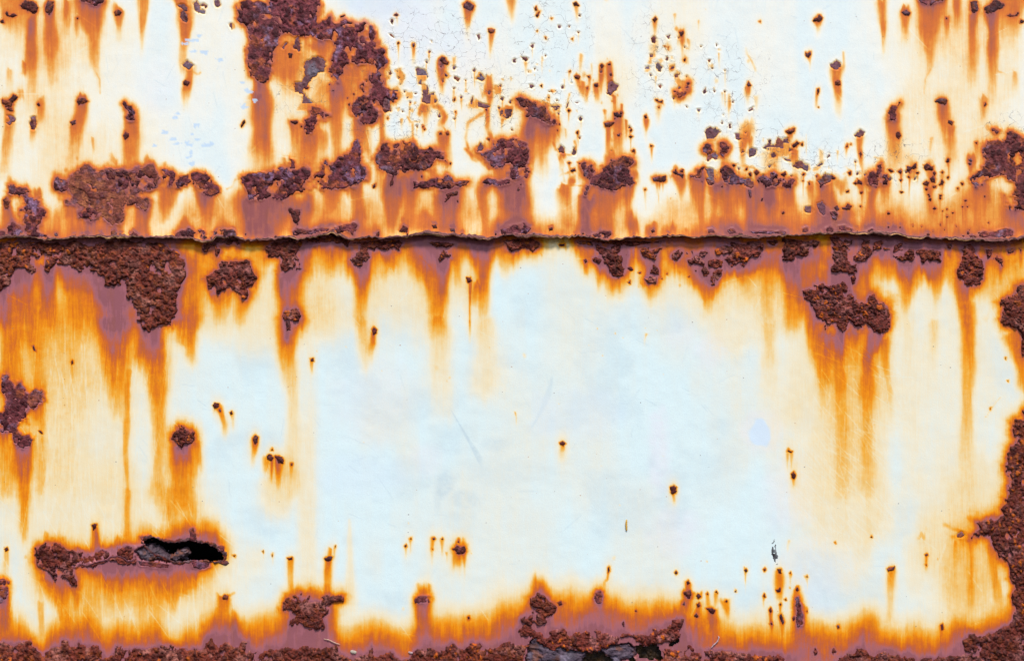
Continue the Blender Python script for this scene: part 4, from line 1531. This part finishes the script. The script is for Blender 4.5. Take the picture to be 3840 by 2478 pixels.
        v = np.interp(q, [-20, 6, 22, 60, 110], [.9, .8, .55, .3, 0]) * (.35 + .65 * ss(.3, .55, vn(X / 170, X * 0, 19)))
        acc += np.maximum(v, 0) ** PW
    f = acc ** (1 / PW)
    f = .45 * f + .55 * (bleed(f, 2, 4) if upper else bleed(f, 3, 8))
    f = f + .075 * ss(.42, .7, fbm(X / 240, Y / 520, 23, 3)) + .03 * (vn(X / 22, Y / 240, 24) - .3)
    return np.clip(f, 0, 1.05)

def box(a, r, ax):
    r = int(r)
    p = np.pad(a, [(r + 1, r) if i == ax else (0, 0) for i in (0, 1)], mode='edge')
    c = np.cumsum(p, ax)
    n = a.shape[ax]
    hi, lo = np.arange(2 * r + 1, 2 * r + 1 + n), np.arange(0, n)
    return (np.take(c, hi, ax) - np.take(c, lo, ax)) / (2 * r + 1)

def bleed(a, rx, ry):
    for i in range(2):
        a = box(box(a, rx, 1), ry, 0)
    return a

def scratches(X, Y, seed, n, box, ang, L, dv):
    """thin pale scratches rubbed through the stain"""
    out = np.zeros(X.shape)
    rs = np.random.RandomState(seed)
    xs, ys = X[0], Y[:, 0]
    for i in range(n):
        cx, cy = rs.uniform(box[0], box[2]), rs.uniform(box[1], box[3])
        a = math.radians(rs.normal(ang[0], ang[1]))
        l = rs.uniform(.35, 1) * L
        dx, dy = math.cos(a) * l / 2, math.sin(a) * l / 2
        j0, j1 = np.searchsorted(xs, cx - abs(dx) - 6), np.searchsorted(xs, cx + abs(dx) + 6)
        i0, i1 = np.searchsorted(ys, cy - abs(dy) - 6), np.searchsorted(ys, cy + abs(dy) + 6)
        s = (slice(i0, i1), slice(j0, j1))
        u = (X[s] - cx) * math.cos(a) + (Y[s] - cy) * math.sin(a)
        v = -(X[s] - cx) * math.sin(a) + (Y[s] - cy) * math.cos(a) + l * .012 * np.sin(u / l * 3 + i)
        out[s] = np.maximum(out[s], dv * rs.uniform(.4, 1) * (1 - ss(.8, 3.0, np.abs(v))) * (1 - ss(.7, 1, np.abs(u) / (l / 2))))
    return out

BLUE = [(0, q) for q in "1740,375 1840,485 1740,470 2165,750 2215,815 2240,830 2190,960 2290,910 1470,1190 1575,1255 1680,1285 1700,1300 1775,1255 1840,1310 1910,1290 1760,1130 1735,1205 1400,1310 1720,1370 1725,1470 1700,1410 1670,400 1680,370 1800,330 1970,545 1610,1030 1580,1060 1490,1195 1550,1260 1600,1290 1860,1300".split()]
def wear_field(X, Y, upper):
    z = np.zeros(X.shape)
    blue, pink, crk, grey = z.copy(), z.copy(), z.copy(), z.copy()
    el_ = lambda cx, cy, rx, ry, soft=.5: 1 - ss(1 - soft, 1 + soft, np.hypot((X - cx) / rx, (Y - cy) / ry) + .5 * (vn(X / 30, Y / 30, 51) - .5))
    if upper:
        rs = np.random.RandomState(4)
        for tx, q in BLUE:
            a, b = q.split(',')
            cx, cy = TX[tx] + float(a) / SC, float(b) / SC
            r = np.hypot((X - cx) / rs.uniform(7, 15), (Y - cy) / rs.uniform(4, 8)) + 1.5 * (vn(X / 7, Y / 7, 52) - .5)
            blue = np.maximum(blue, 1 - ss(.8, 1.1, r))
        pink = np.maximum.reduce([.8 * el_(1480, 90, 170, 150), .6 * el_(1650, 230, 200, 150), .7 * el_(1700, 330, 160, 130), .4 * el_(600, 330, 60, 90)])
        blue = np.maximum(blue, .4 * el_(1420, 20, 110, 60, .9))
        crk = np.maximum.reduce([.95 * el_(1620, 260, 230, 220, .6), .9 * el_(2050, 150, 150, 160, .6), el_(1800, 380, 250, 100, .6), .9 * el_(2060, 330, 140, 110, .6),
                                 .9 * el_(1500, 480, 160, 110, .6), .8 * el_(2720, 330, 160, 160, .6), el_(2850, 560, 130, 110, .6), el_(3080, 610, 130, 70, .6),
                                 el_(3350, 600, 140, 70, .6), .9 * el_(3760, 480, 90, 60, .5), .8 * el_(2440, 220, 100, 160, .6), .6 * el_(1100, 360, 90, 70, .5), .7 * el_(1240, 330, 120, 110, .6)])
    else:
        pink = np.maximum.reduce([.85 * el_(2470, 1700, 40, 160), .8 * el_(2520, 1990, 90, 90), .7 * el_(2660, 1310, 60, 60), .8 * el_(2860, 1610, 85, 80, .3),
                                  .7 * el_(2960, 1850, 90, 130), .6 * el_(3050, 2150, 140, 140), .5 * el_(1600, 1720, 60, 60), .5 * el_(2560, 1250, 60, 60),
                                  .4 * el_(1400, 1500, 150, 150)])
        blue = np.maximum.reduce([1.0 * el_(2853, 1620, 44, 50, .12), .35 * el_(2050, 1560, 60, 90), .3 * el_(2200, 1550, 130, 90), .3 * el_(1350, 1780, 160, 80)])
        pink = pink * (1 - blue)
        # scuff marks: a slanting grey streak that widens, and a smear under it
        u = (X - 1670) / 110
        yc = 1500 + 190 * np.clip(u, 0, 1.3)
        wd = 3 + 16 * np.clip(u, 0, 1.2) ** 2
        g1 = (1 - ss(.6, 1.3, np.abs(Y - yc) / wd)) * ss(0, .15, u) * (1 - ss(1.05, 1.45, u))
        u2 = (Y - 1400) / 230
        xc = 2070 - 95 * np.clip(u2, 0, 1) ** 1.7
        g2 = (1 - ss(.4, 1.4, np.abs(X - xc) / (4 + 9 * np.exp(-((u2 - .4) / .25) ** 2)))) * ss(0, .1, u2) * (1 - ss(.8, 1.0, u2))
        g3 = np.maximum(el_(1670, 1820, 40, 50, .6), .8 * el_(1740, 1870, 60, 40, .7)) * (.5 + .5 * vn(X / 14, Y / 14, 61))
        g4 = .7 * el_(1860, 1665, 50, 22, .7) + .45 * el_(1880, 1780, 160, 60, .8) + .5 * el_(1640, 1860, 12, 60, .5)
        g5 = .8 * (1 - ss(.5, 1.2, np.abs(X - (3090 + (Y - 2210) * .16)) / 13)) * (1 - ss(.85, 1.05, np.abs(Y - 2280) / 80))
        grime = .34 * ss(.5, .72, fbm(X / 190, Y / 150, 64, 4)) * ss(950, 1200, Y)
        grey = np.clip(np.maximum.reduce([grime, .85 * g1, .55 * g2, .9 * g3, .75 * g4, .6 * g5]), 0, 1)
    nz = .55 + .9 * vn(X / 9, Y / 9, 62)
    return np.stack([blue, pink * np.clip(nz, 0, 1), crk, grey * np.clip(nz, 0, 1)], -1)

def chip_relief(X, Y, upper):
    """paint lies higher than the bare metal: recesses under the chips with a curled rim; also where faces are cut away"""
    h = np.zeros(X.shape)
    cut = np.full(X.shape, -99.0)
    xs, ys = X[0], Y[:, 0]
    for k, P in patches:
        if is_upper(P) != upper:
            continue
        a = np.array(P)
        j0, j1 = np.searchsorted(xs, a[:, 0].min() - 20), np.searchsorted(xs, a[:, 0].max() + 20)
        i0, i1 = np.searchsorted(ys, a[:, 1].min() - 20), np.searchsorted(ys, a[:, 1].max() + 20)
        s = (slice(i0, i1), slice(j0, j1))
        if X[s].size == 0:
            continue
        d = pdist(X[s], Y[s], P, k)
        if k in 'FG':
            n = vn(X[s] / 13, Y[s] / 13, 71)
            d = d + (3 if k == 'F' else 0)
            h[s] = np.where(d > 0, np.minimum(h[s], -np.minimum(d, 1) * (2.4 if k == 'F' else 30)), np.maximum(h[s], 1.6 * n * np.exp(-(d / 5) ** 2)))
        elif k in 'KO':
            n = vn(X[s] / 15, Y[s] / 15, 72)
            h[s] = np.where(d > 2, -4, np.maximum(h[s], 3.8 * n * np.exp(-(d / 6) ** 2)))
        elif k == 'H':
            cut[s] = np.maximum(cut[s], d)
    if not upper:
        cut = np.maximum(cut, pdist(X, Y, VOID, 'F'))
        dc = np.full(X.shape, 1e9)
        for (ax, ay), (bx, by) in zip(CRACK[:-1], CRACK[1:]):
            ex, ey = bx - ax, by - ay
            t = np.clip(((X - ax) * ex + (Y - ay) * ey) / (ex * ex + ey * ey), 0, 1)
            dc = np.minimum(dc, np.hypot(X - ax - t * ex, Y - ay - t * ey))
        h = h + 6 * np.exp(-(dc / 18) ** 2) * (Y < np.interp(X, [c[0] for c in CRACK], [c[1] for c in CRACK]))
        cut = np.where(dc < 2.4, np.maximum(cut, 3), cut)
    if not upper:
        h = h + dent(X, Y)
    h = h + 2.2 * (fbm(X / 210, Y / 210, 81, 3) - .5) + .5 * (vn(X / 30, Y / 30, 82) - .5)
    return h, cut

def sheet(upper):
    M_PAINT = paint_material(RAMP_UPPER if upper else RAMP_LOWER)
    xs = np.arange(-MX, W + MX + 1, CELL)
    if upper:
        ys = np.arange(-MY, 900 + .1, CELL)
    else:
        ys = np.arange(838.0, H + MY, CELL)
    X, Y = np.meshgrid(xs, ys)
    if upper:
        LP = lip(X) - 4
        Y = np.where(Y > 780, 780 + (Y - 780) * (LP - 780) / (ys[-1] - 780), Y)
    Xf, Yf = X, Y
    # fields are authored inside the frame and mirrored a little way past it
    G = stain_field(X, np.meshgrid(xs, ys)[1] if upper else Y, upper)
    j = np.clip(np.searchsorted(xs, refl(xs, W)), 0, len(xs) - 1)
    G = G[:, j]
    if upper:
        G = G[np.clip(np.searchsorted(ys, np.abs(ys)), 0, len(ys) - 1)]
    sc = scratches(X if not upper else np.meshgrid(xs, ys)[0], np.meshgrid(xs, ys)[1], 3 if upper else 9, 160 if upper else 120,
                   (0, -100, W, 900) if upper else (0, 900, W, 2400), (60, 45), 130, .10)
    if not upper:
        XX, YY = np.meshgrid(xs, ys)
        sc = np.maximum(sc, scratches(XX, YY, 21, 260, (0, 1150, 760, 2350), (93, 7), 330, .09))
        sc = np.maximum(sc, scratches(XX, YY, 22, 150, (3050, 1300, 3420, 2000), (52, 22), 150, .08))
        sc = np.maximum(sc, scratches(XX, YY, 23, 70, (3000, 1650, 3350, 2150), (46, 4), 190, .09))
        sc = np.maximum(sc, scratches(XX, YY, 24, 50, (0, 1900, 900, 2350), (62, 14), 170, .11))
    G = np.maximum(G - sc * np.clip(G * 2.4, 0, 1), 0)
    wr = wear_field(Xf, Yf, upper)
    hair = scratches(np.meshgrid(xs, ys)[0], np.meshgrid(xs, ys)[1], 31 + upper, 240, (300, 0, 3500, 900) if upper else (300, 950, 3500, 2250), (70, 60), 110, .5)
    wr[..., 3] = np.maximum(wr[..., 3], hair * (vn(Xf / 60, Yf / 60, 63) > .45))
    h, cut = chip_relief(Xf, Yf, upper)
    if upper:
        h = h + UP + 2.5 * np.exp(-((lip(X) - Y) / 14) ** 2) + 6 * vn(X / 160, X * 0, 91) * np.exp(-((lip(X) - Y) / 60) ** 2)
    keep = np.maximum.reduce([cut[:-1, :-1], cut[1:, :-1], cut[1:, 1:], cut[:-1, 1:]]) < 4.0
    co = to_world(Xf, Yf, h).reshape(-1, 3)
    o = mesh_obj('steel_sheet', co, grid_quads(*X.shape, keep), M_PAINT, None, [('stain', G.ravel()), ('wear', wr.reshape(-1, 4))])
    return o

upper_sheet = sheet(True)
upper_sheet['label'] = "upper white steel sheet with cracked paint, its ragged bottom edge lapping over the other sheet"
upper_sheet['category'] = "steel sheet"
lower_sheet = sheet(False)
lower_sheet['label'] = "lower white steel sheet streaked with orange rust and torn open by a black hole"
lower_sheet['category'] = "steel sheet"

# ------------------------------------------------------------------ rust patches, chips, torn metal: each its own part
def tone(k, x, y, dome, cid, lm, hfine):
    """colour of the rust itself at every vertex (linear RGB)"""
    def mx(a, b, f):
        return a + (b - a) * f[:, None]
    P = {'K': ((138, 64, 68), (80, 22, 28), (186, 92, 52), (154, 114, 138)),
         'D': ((108, 42, 36), (74, 22, 22), (156, 76, 36), (118, 80, 90)),
         'F': ((134, 86, 94), (92, 40, 46), (162, 88, 64), (126, 110, 126)),
         'O': ((158, 84, 58), (98, 40, 42), (186, 108, 66), (140, 92, 98)),
         'L': ((138, 58, 42), (80, 22, 16), (168, 78, 28), (176, 106, 96)),
         'G': ((92, 74, 84), (48, 38, 46), (132, 80, 60), (124, 110, 122)),
         'H': ((66, 46, 26), (34, 24, 16), (92, 66, 28), (58, 46, 40)),
         'S': ((62, 58, 62), (36, 34, 38), (96, 90, 92), (170, 176, 178))}[k]
    P = [lin(c) for c in P]
    c = np.repeat(P[0][None], len(x), 0)
    c = mx(c, P[3], ss(.5, .72, fbm(x / 42, y / 42, 101, 3)))
    c = mx(c, P[2], ss(.55, .70, fbm(x / 38, y / 30, 111, 4)) * (.55 if k == 'L' else .9))
    dk = {'K': .95, 'D': .8, 'F': .7, 'O': .6, 'L': .8, 'G': .5, 'H': .5, 'S': .5}[k]
    c = mx(c, P[1], dk * ss(.08, .34, dome * lm + (.12 if k in 'KF' else .3) * (hfine - .5)))
    c = mx(c, P[1], .6 * dk * ss(.5, .66, fbm(x / 9, y / 13, 151, 3)))
    if k == 'L':
        gm = ss(.48, .66, fbm(x / 110, y / 110, 131, 2))
        c = mx(c, lin((214, 104, 14)), ss(.82, .86, cid) * ss(.1, .3, dome) * (.15 + .85 * gm))
        c = mx(c, lin((120, 54, 18)), ss(.58, .62, cid) * (1 - ss(.70, .74, cid)) * ss(.1, .3, dome) * .8)
    if k in 'KO':
        c = mx(c, P[1], .55 * ss(.56, .70, fbm(x / 24, y / 24, 121, 3)))
    c = mx(c, P[1] * .5, .6 * ss(.55, .75, fbm(x / 17, y / 17, 161, 4)) * (k in 'KLDO'))
    return c * (.52 + .46 * vn(x / 5, y / 5, 141))[:, None]

NAME = {'K': 'rust_scab', 'D': 'rust_spot', 'F': 'paint_chip', 'O': 'rust_scab', 'L': 'rust_crust', 'G': 'torn_metal', 'H': 'corroded_hole', 'S': 'black_scuff'}  # L also draws dark strips painted as shade under the lap
rs0 = np.random.RandomState(11)

def patch(k, P, parent, upper):
    lo, hi = size(P)
    cell = 1.6 if hi < 120 else 2.1 if hi < 420 else 2.6
    a = np.array(P)
    e = 9
    xs = np.arange(max(a[:, 0].min() - e, -MX + 4), min(a[:, 0].max() + e, W + MX - 4), cell)
    ys = np.arange(a[:, 1].min() - e, min(a[:, 1].max() + e, H + MY - 8), cell)
    if upper:
        ys = ys[ys < 905]
    else:
        ys = ys[ys > 850]
    if len(xs) < 3 or len(ys) < 3:
        return
    X, Y = np.meshgrid(xs, ys)
    d = pdist(X, Y, P, k)
    if not upper:
        if k != 'H':
            for Q in HOLES:
                q = np.array(Q)
                if q[:, 0].max() < xs[0] or q[:, 0].min() > xs[-1] or q[:, 1].max() < ys[0] or q[:, 1].min() > ys[-1]:
                    continue
                d = np.minimum(d, 2 - pdist(X, Y, Q, 'H'))
        if k not in 'GH':
            q = np.array(VOID)
            if not (q[:, 0].max() < xs[0] or q[:, 0].min() > xs[-1] or q[:, 1].max() < ys[0] or q[:, 1].min() > ys[-1]):
                d = np.minimum(d, 3 - pdist(X, Y, VOID, 'F'))
            for (ax, ay), (bx, by) in zip(CRACK[:-1], CRACK[1:]):
                if max(ax, bx) < xs[0] or min(ax, bx) > xs[-1]:
                    continue
                ex, ey = bx - ax, by - ay
                t = np.clip(((X - ax) * ex + (Y - ay) * ey) / (ex * ex + ey * ey), 0, 1)
                d = np.minimum(d, np.hypot(X - ax - t * ex, Y - ay - t * ey) - 2.2)
    else:
        d = np.minimum(d, lip(X) - 3 - Y)
    if k == 'G':
        d = d - 4
    if k == 'D' and lo < 16:
        d = d - .9
    lim = -4.0
    keep = np.maximum.reduce([d[:-1, :-1], d[1:, :-1], d[1:, 1:], d[:-1, 1:]]) > lim
    if not keep.any():
        return
    q = grid_quads(*X.shape, keep)
    u, inv = np.unique(q.ravel(), return_inverse=True)
    q = inv.reshape(q.shape)
    x, y, d = X.ravel()[u], Y.ravel()[u], d.ravel()[u]
    z = rs0.uniform(.2, 1.4)
    lm = ss(.36, .58, fbm(x / 55, y / 55, 201, 3))
    wx, wy = x + 10 * (vn(x / 13, y / 13, 211) - .5), y + 10 * (vn(x / 13, y / 13, 212) - .5)
    vary, shade = rs0.uniform(.8, 1.45), rs0.uniform(.84, 1.18)
    c1 = vary * {'K': 14, 'D': 13, 'F': 26, 'O': 19, 'L': 9.5, 'G': 30, 'H': 20, 'S': 14}[k]
    pr = {'K': .6, 'L': .75}.get(k, .5)
    dome, cid = lumps(wx / c1, wy / c1, 221, pr, .75)
    dome2, cid2 = lumps(wx / (c1 * .5), wy / (c1 * .5), 222, .6, .85)
    cid = np.where(dome > .02, cid, cid2)
    fine = fbm(x / 14, y / 14, 231, 4)
    inn = ss(0, 9, d)
    if k == 'K':
        top = .6 + 4.5 * (fine - .35) + inn * (4.4 * dome * lm + 2.2 * dome2 * (.2 + .8 * lm)) + 2.5 * (fbm(x / 70, y / 70, 232, 2) - .4) + 1.0 * np.exp(-((d - 3) / 3) ** 2) * vn(x / 12, y / 12, 233)
    elif k == 'L':
        lm = .35 + .65 * lm
        top = 2 + 9 * (fine - .35) + (.35 + .65 * inn) * (6.5 * dome * lm + 3.2 * dome2) + 7 * (fbm(x / 80, y / 80, 232, 2) - .4)
    elif k == 'D':
        lm = np.ones_like(lm)
        top = .9 + 1.6 * inn + 3 * (fine - .4) + 2.0 * dome2 * inn
    elif k == 'F':
        lm = ss(.5, .66, fbm(x / 32, y / 32, 203, 3))
        top = -.9 + 2.2 * (fine - .5) + inn * (3.5 * dome2 * lm)
    elif k == 'O':
        lm = ss(.5, .64, fbm(x / 50, y / 50, 202, 3))
        top = .8 + 6 * (fbm(x / 30, y / 24, 241, 5) - .42) + 3 * (fine - .5) + inn * 5 * dome * lm
    elif k == 'G':
        n = fbm(x / 80 + 1.2 * vn(y / 40, x / 60, 251), y / 38 + 1.1 * vn(x / 50, y / 50, 254), 252, 4) * 9
        top = -16 + 4.2 * (np.floor(n) + ss(.7, 1, n % 1)) + 3 * (fine - .5) - 12 * (1 - ss(0, 14, d)) * vn(x / 20, y / 20, 253)
        lm = np.ones_like(lm) * .6
    elif k == 'H':
        top = -34 + 20 * fbm(x / 40, y / 40, 261, 4) + 5 * dome2
    else:
        top = .6 + 1.5 * (fine - .5) - 3 * ss(.72, .78, vn(x / 8, y / 8, 271))
    floor_ = -9.0 if k != 'G' else -34.0
    if k == 'H':
        h = top
    else:
        edge = {'F': -2.0, 'G': -22.0}.get(k, .6)
        h = np.where(d > 0, np.minimum(top, edge + d * {'F': 2.2, 'G': 8.0}.get(k, 1.3) + 1), edge + d * 2.2)
        h = np.maximum(h, floor_) + z * (1 if k != 'F' else .3)
    if upper:
        h = h + UP + 2.5 * np.exp(-((lip(x) - y) / 14) ** 2) + 6 * vn(x / 160, x * 0, 91) * np.exp(-((lip(x) - y) / 60) ** 2)
    else:
        h = h + dent(x, y)
    h = h + 2.2 * (fbm(x / 210, y / 210, 81, 3) - .5)
    col = tone(k, x, y, dome, cid, lm, fine) * shade * np.array((1, rs0.uniform(.93, 1.04), rs0.uniform(.9, 1.12)))
    mat = M_CHIP if k in 'FS' else M_LAYER if k == 'G' else M_CRUST
    mesh_obj(NAME[k], to_world(x, y, h), q, mat, parent, [('tone', col)])

for k, P in patches:
    u = is_upper(P)
    patch(k, P, upper_sheet if u else lower_sheet, u)

# rolled, torn rim of the big hole
def void_rim():
    a = np.array(VOID)
    X, Y = np.meshgrid(np.arange(a[:, 0].min() - 30, a[:, 0].max() + 30, 1.6), np.arange(a[:, 1].min() - 30, a[:, 1].max() + 30, 1.6))
    d = pdist(X, Y, VOID, 'F')
    wid = 5 + 10 * vn(X / 24, Y / 24, 301)
    keep = (np.maximum.reduce([d[:-1, :-1], d[1:, :-1], d[1:, 1:], d[:-1, 1:]]) < 3) & (np.minimum.reduce([d[:-1, :-1], d[1:, :-1], d[1:, 1:], d[:-1, 1:]]) > -wid[:-1, :-1] - 2)
    q = grid_quads(*X.shape, keep)
    u, inv = np.unique(q.ravel(), return_inverse=True)
    x, y, d, wid = X.ravel()[u], Y.ravel()[u], d.ravel()[u], wid.ravel()[u]
    dome, cid = lumps(x / 14, y / 14, 311, .6)
    fine = fbm(x / 12, y / 12, 312, 4)
    h = np.where(d < 1, 1.0 + 2.2 * ss(-wid, -3, d) * (.4 + .8 * vn(x / 15, y / 15, 313)) + 4 * (fine - .5) - 5 * (1 - ss(-wid - 1, -wid + 4, d)), 4 - (d - 1) * 4.0)
    h = h + 2.2 * (fbm(x / 210, y / 210, 81, 3) - .5) + 3 * dome * ss(-wid, -6, d)
    c = tone('L', x, y, dome, cid, np.full(x.shape, .5), fine)
    g = tone('G', x, y, dome, cid, np.full(x.shape, .4), fine)
    f = .6 * ss(.5, .65, vn(x / 22, y / 22, 314))[:, None]
    c = c + (g - c) * np.maximum(f, ss(-3, 0, d)[:, None] * .7)
    mesh_obj('torn_rim', to_world(x, y, h), inv.reshape(q.shape), M_CRUST, lower_sheet, [('tone', c)])
void_rim()

# ragged, layered bottom edge of the upper sheet
def ragged_edge():
    x = np.arange(-MX, W + MX, 2.0)
    n = len(x)
    L = lip(x)
    t = .35 + .9 * vn(x / 90, x * 0, 401) ** 2 + .25 * (vn(x / 12, x * 0, 402) - .5)
    prof = [(-9, -3), (-7, 1.2), (-4.5, 2.0), (-2.5, 2.8), (-1, 3.2), (.5, 3.0), (1.5, 4.2), (4, 5.0), (5, 2.4), (6.5, 2.8), (7.5, -1.5), (5, -9), (-10, -12)]
    rows, cols = [], []
    for i, (dy, h) in enumerate(prof):
        j = (vn(x / 8, x * 0 + i, 410 + i) - .5)
        y = L - 3 + dy * t + 1.6 * j
        hh = UP + 4 + h * t + 2.2 * j + 6 * vn(x / 160, x * 0, 91)
        rows.append(to_world(x, y, hh))
        a = lin((132, 80, 74))[None] * np.ones((n, 1))
        lay = vn(x / 70, x * 0 + i * .9, 430)
        tan, dk, mv = lin((206, 150, 96)), lin((70, 40, 34)), lin((150, 96, 92))
        if i >= 5:
            a = a + (tan - a) * ss(.5, .7, lay)[:, None]
            a = a + (dk - a) * ss(.55, .7, vn(x / 40, x * 0 + i * 1.7, 431))[:, None]
        else:
            a = a + (mv - a) * ss(.45, .7, lay)[:, None]
            a = a + (dk - a) * (.7 * ss(.6, .75, vn(x / 14, x * 0 + i, 432)))[:, None]
        cols.append(a * (.75 + .5 * vn(x / 5, x * 0 + i, 433))[:, None])
    co = np.concatenate(rows)
    mesh_obj('ragged_edge', co, grid_quads(len(prof), n), M_CRUST, upper_sheet, [('tone', np.concatenate(cols))])
ragged_edge()

# ------------------------------------------------------------------ dark box added behind the sheets to block sky light at the hole
def add_backing_box():
    m = plain_material('dark_backing', (22, 22, 24), .9)
    xa, xb = (-MX + 6 - W / 2) * PX, (W + MX - 6 - W / 2) * PX
    za, zb = (H / 2 - (H + MY - 8)) * PX + ZC, (H / 2 + MY - 4) * PX + ZC
    ya, yb = .016, .22
    co = [(xa, ya, za), (xb, ya, za), (xb, ya, zb), (xa, ya, zb), (xa, yb, za), (xb, yb, za), (xb, yb, zb), (xa, yb, zb)]
    q = [(0, 1, 5, 4), (1, 2, 6, 5), (2, 3, 7, 6), (3, 0, 4, 7), (4, 5, 6, 7)]
    o = mesh_obj('backing_box', np.array(co), np.array(q), m, None, (), False)
    o['kind'] = 'structure'
add_backing_box()

# ------------------------------------------------------------------ small things lying on the paint
def blob_thing(name, pts, r, flat, c, label, cat, rough=.5):
    """a small irregular body swept along pts (photograph pixels), radius r, flattened towards the wall"""
    P = np.array(pts, float)
    n = 14
    t = np.linspace(0, len(P) - 1, n)
    cx, cy = np.interp(t, range(len(P)), P[:, 0]), np.interp(t, range(len(P)), P[:, 1])
    tx, ty = np.gradient(cx), np.gradient(cy)
    l = np.hypot(tx, ty) + 1e-9
    nx, ny = -ty / l, tx / l
    k = 10
    rows = []
    base = 3.2
    for i in range(n):
        rr = r * math.sqrt(max(0.02, 1 - (2 * i / (n - 1) - 1) ** 4)) * (1 + .3 * math.sin(i * 2.3))
        for j in range(k):
            a = 2 * math.pi * j / k
            rows.append((cx[i] + nx[i] * rr * math.cos(a), cy[i] + ny[i] * rr * math.cos(a), base + flat * rr + flat * rr * math.sin(a)))
    R = np.array(rows)
    q = [(i * k + j, i * k + (j + 1) % k, (i + 1) * k + (j + 1) % k, (i + 1) * k + j) for i in range(n - 1) for j in range(k)]
    o = mesh_obj(name, to_world(R[:, 0], R[:, 1], R[:, 2]), np.array(q), plain_material(name, c, rough))
    o['label'] = label
    o['category'] = cat
    return o

blob_thing('twig', tl(2, 3, "1073,258 1070,300 1074,362"), 3.6, .4, (214, 164, 66), "short ochre twig stuck upright on the clean white paint of the lower sheet", "twig")
blob_thing('fibre', tl(2, 3, "1890,1300 1900,1310 1885,1350 1850,1380 1825,1410"), 2.2, .8, (190, 160, 164), "pale curled fibre caught on the purple rust low on the right of the middle", "fibre")
blob_thing('fibre', tl(1, 3, "630,1325 680,1335 730,1360 780,1376"), 1.8, .8, (196, 158, 134), "thin pale fibre on purple rust just under the star shaped rust crust", "fibre")
blob_thing('paint_flake', tl(1, 3, "870,1434 895,1442 925,1448"), 6.0, .25, (190, 176, 160), "cream oval paint flake resting above the bottom rust crust beside the star shaped crust", "paint flake")
blob_thing('paint_flake', tl(1, 3, "1388,1442 1410,1450 1428,1452"), 3.8, .25, (186, 156, 160), "small pinkish paint flake on purple rust at the bottom below the brown streaked spot", "paint flake")
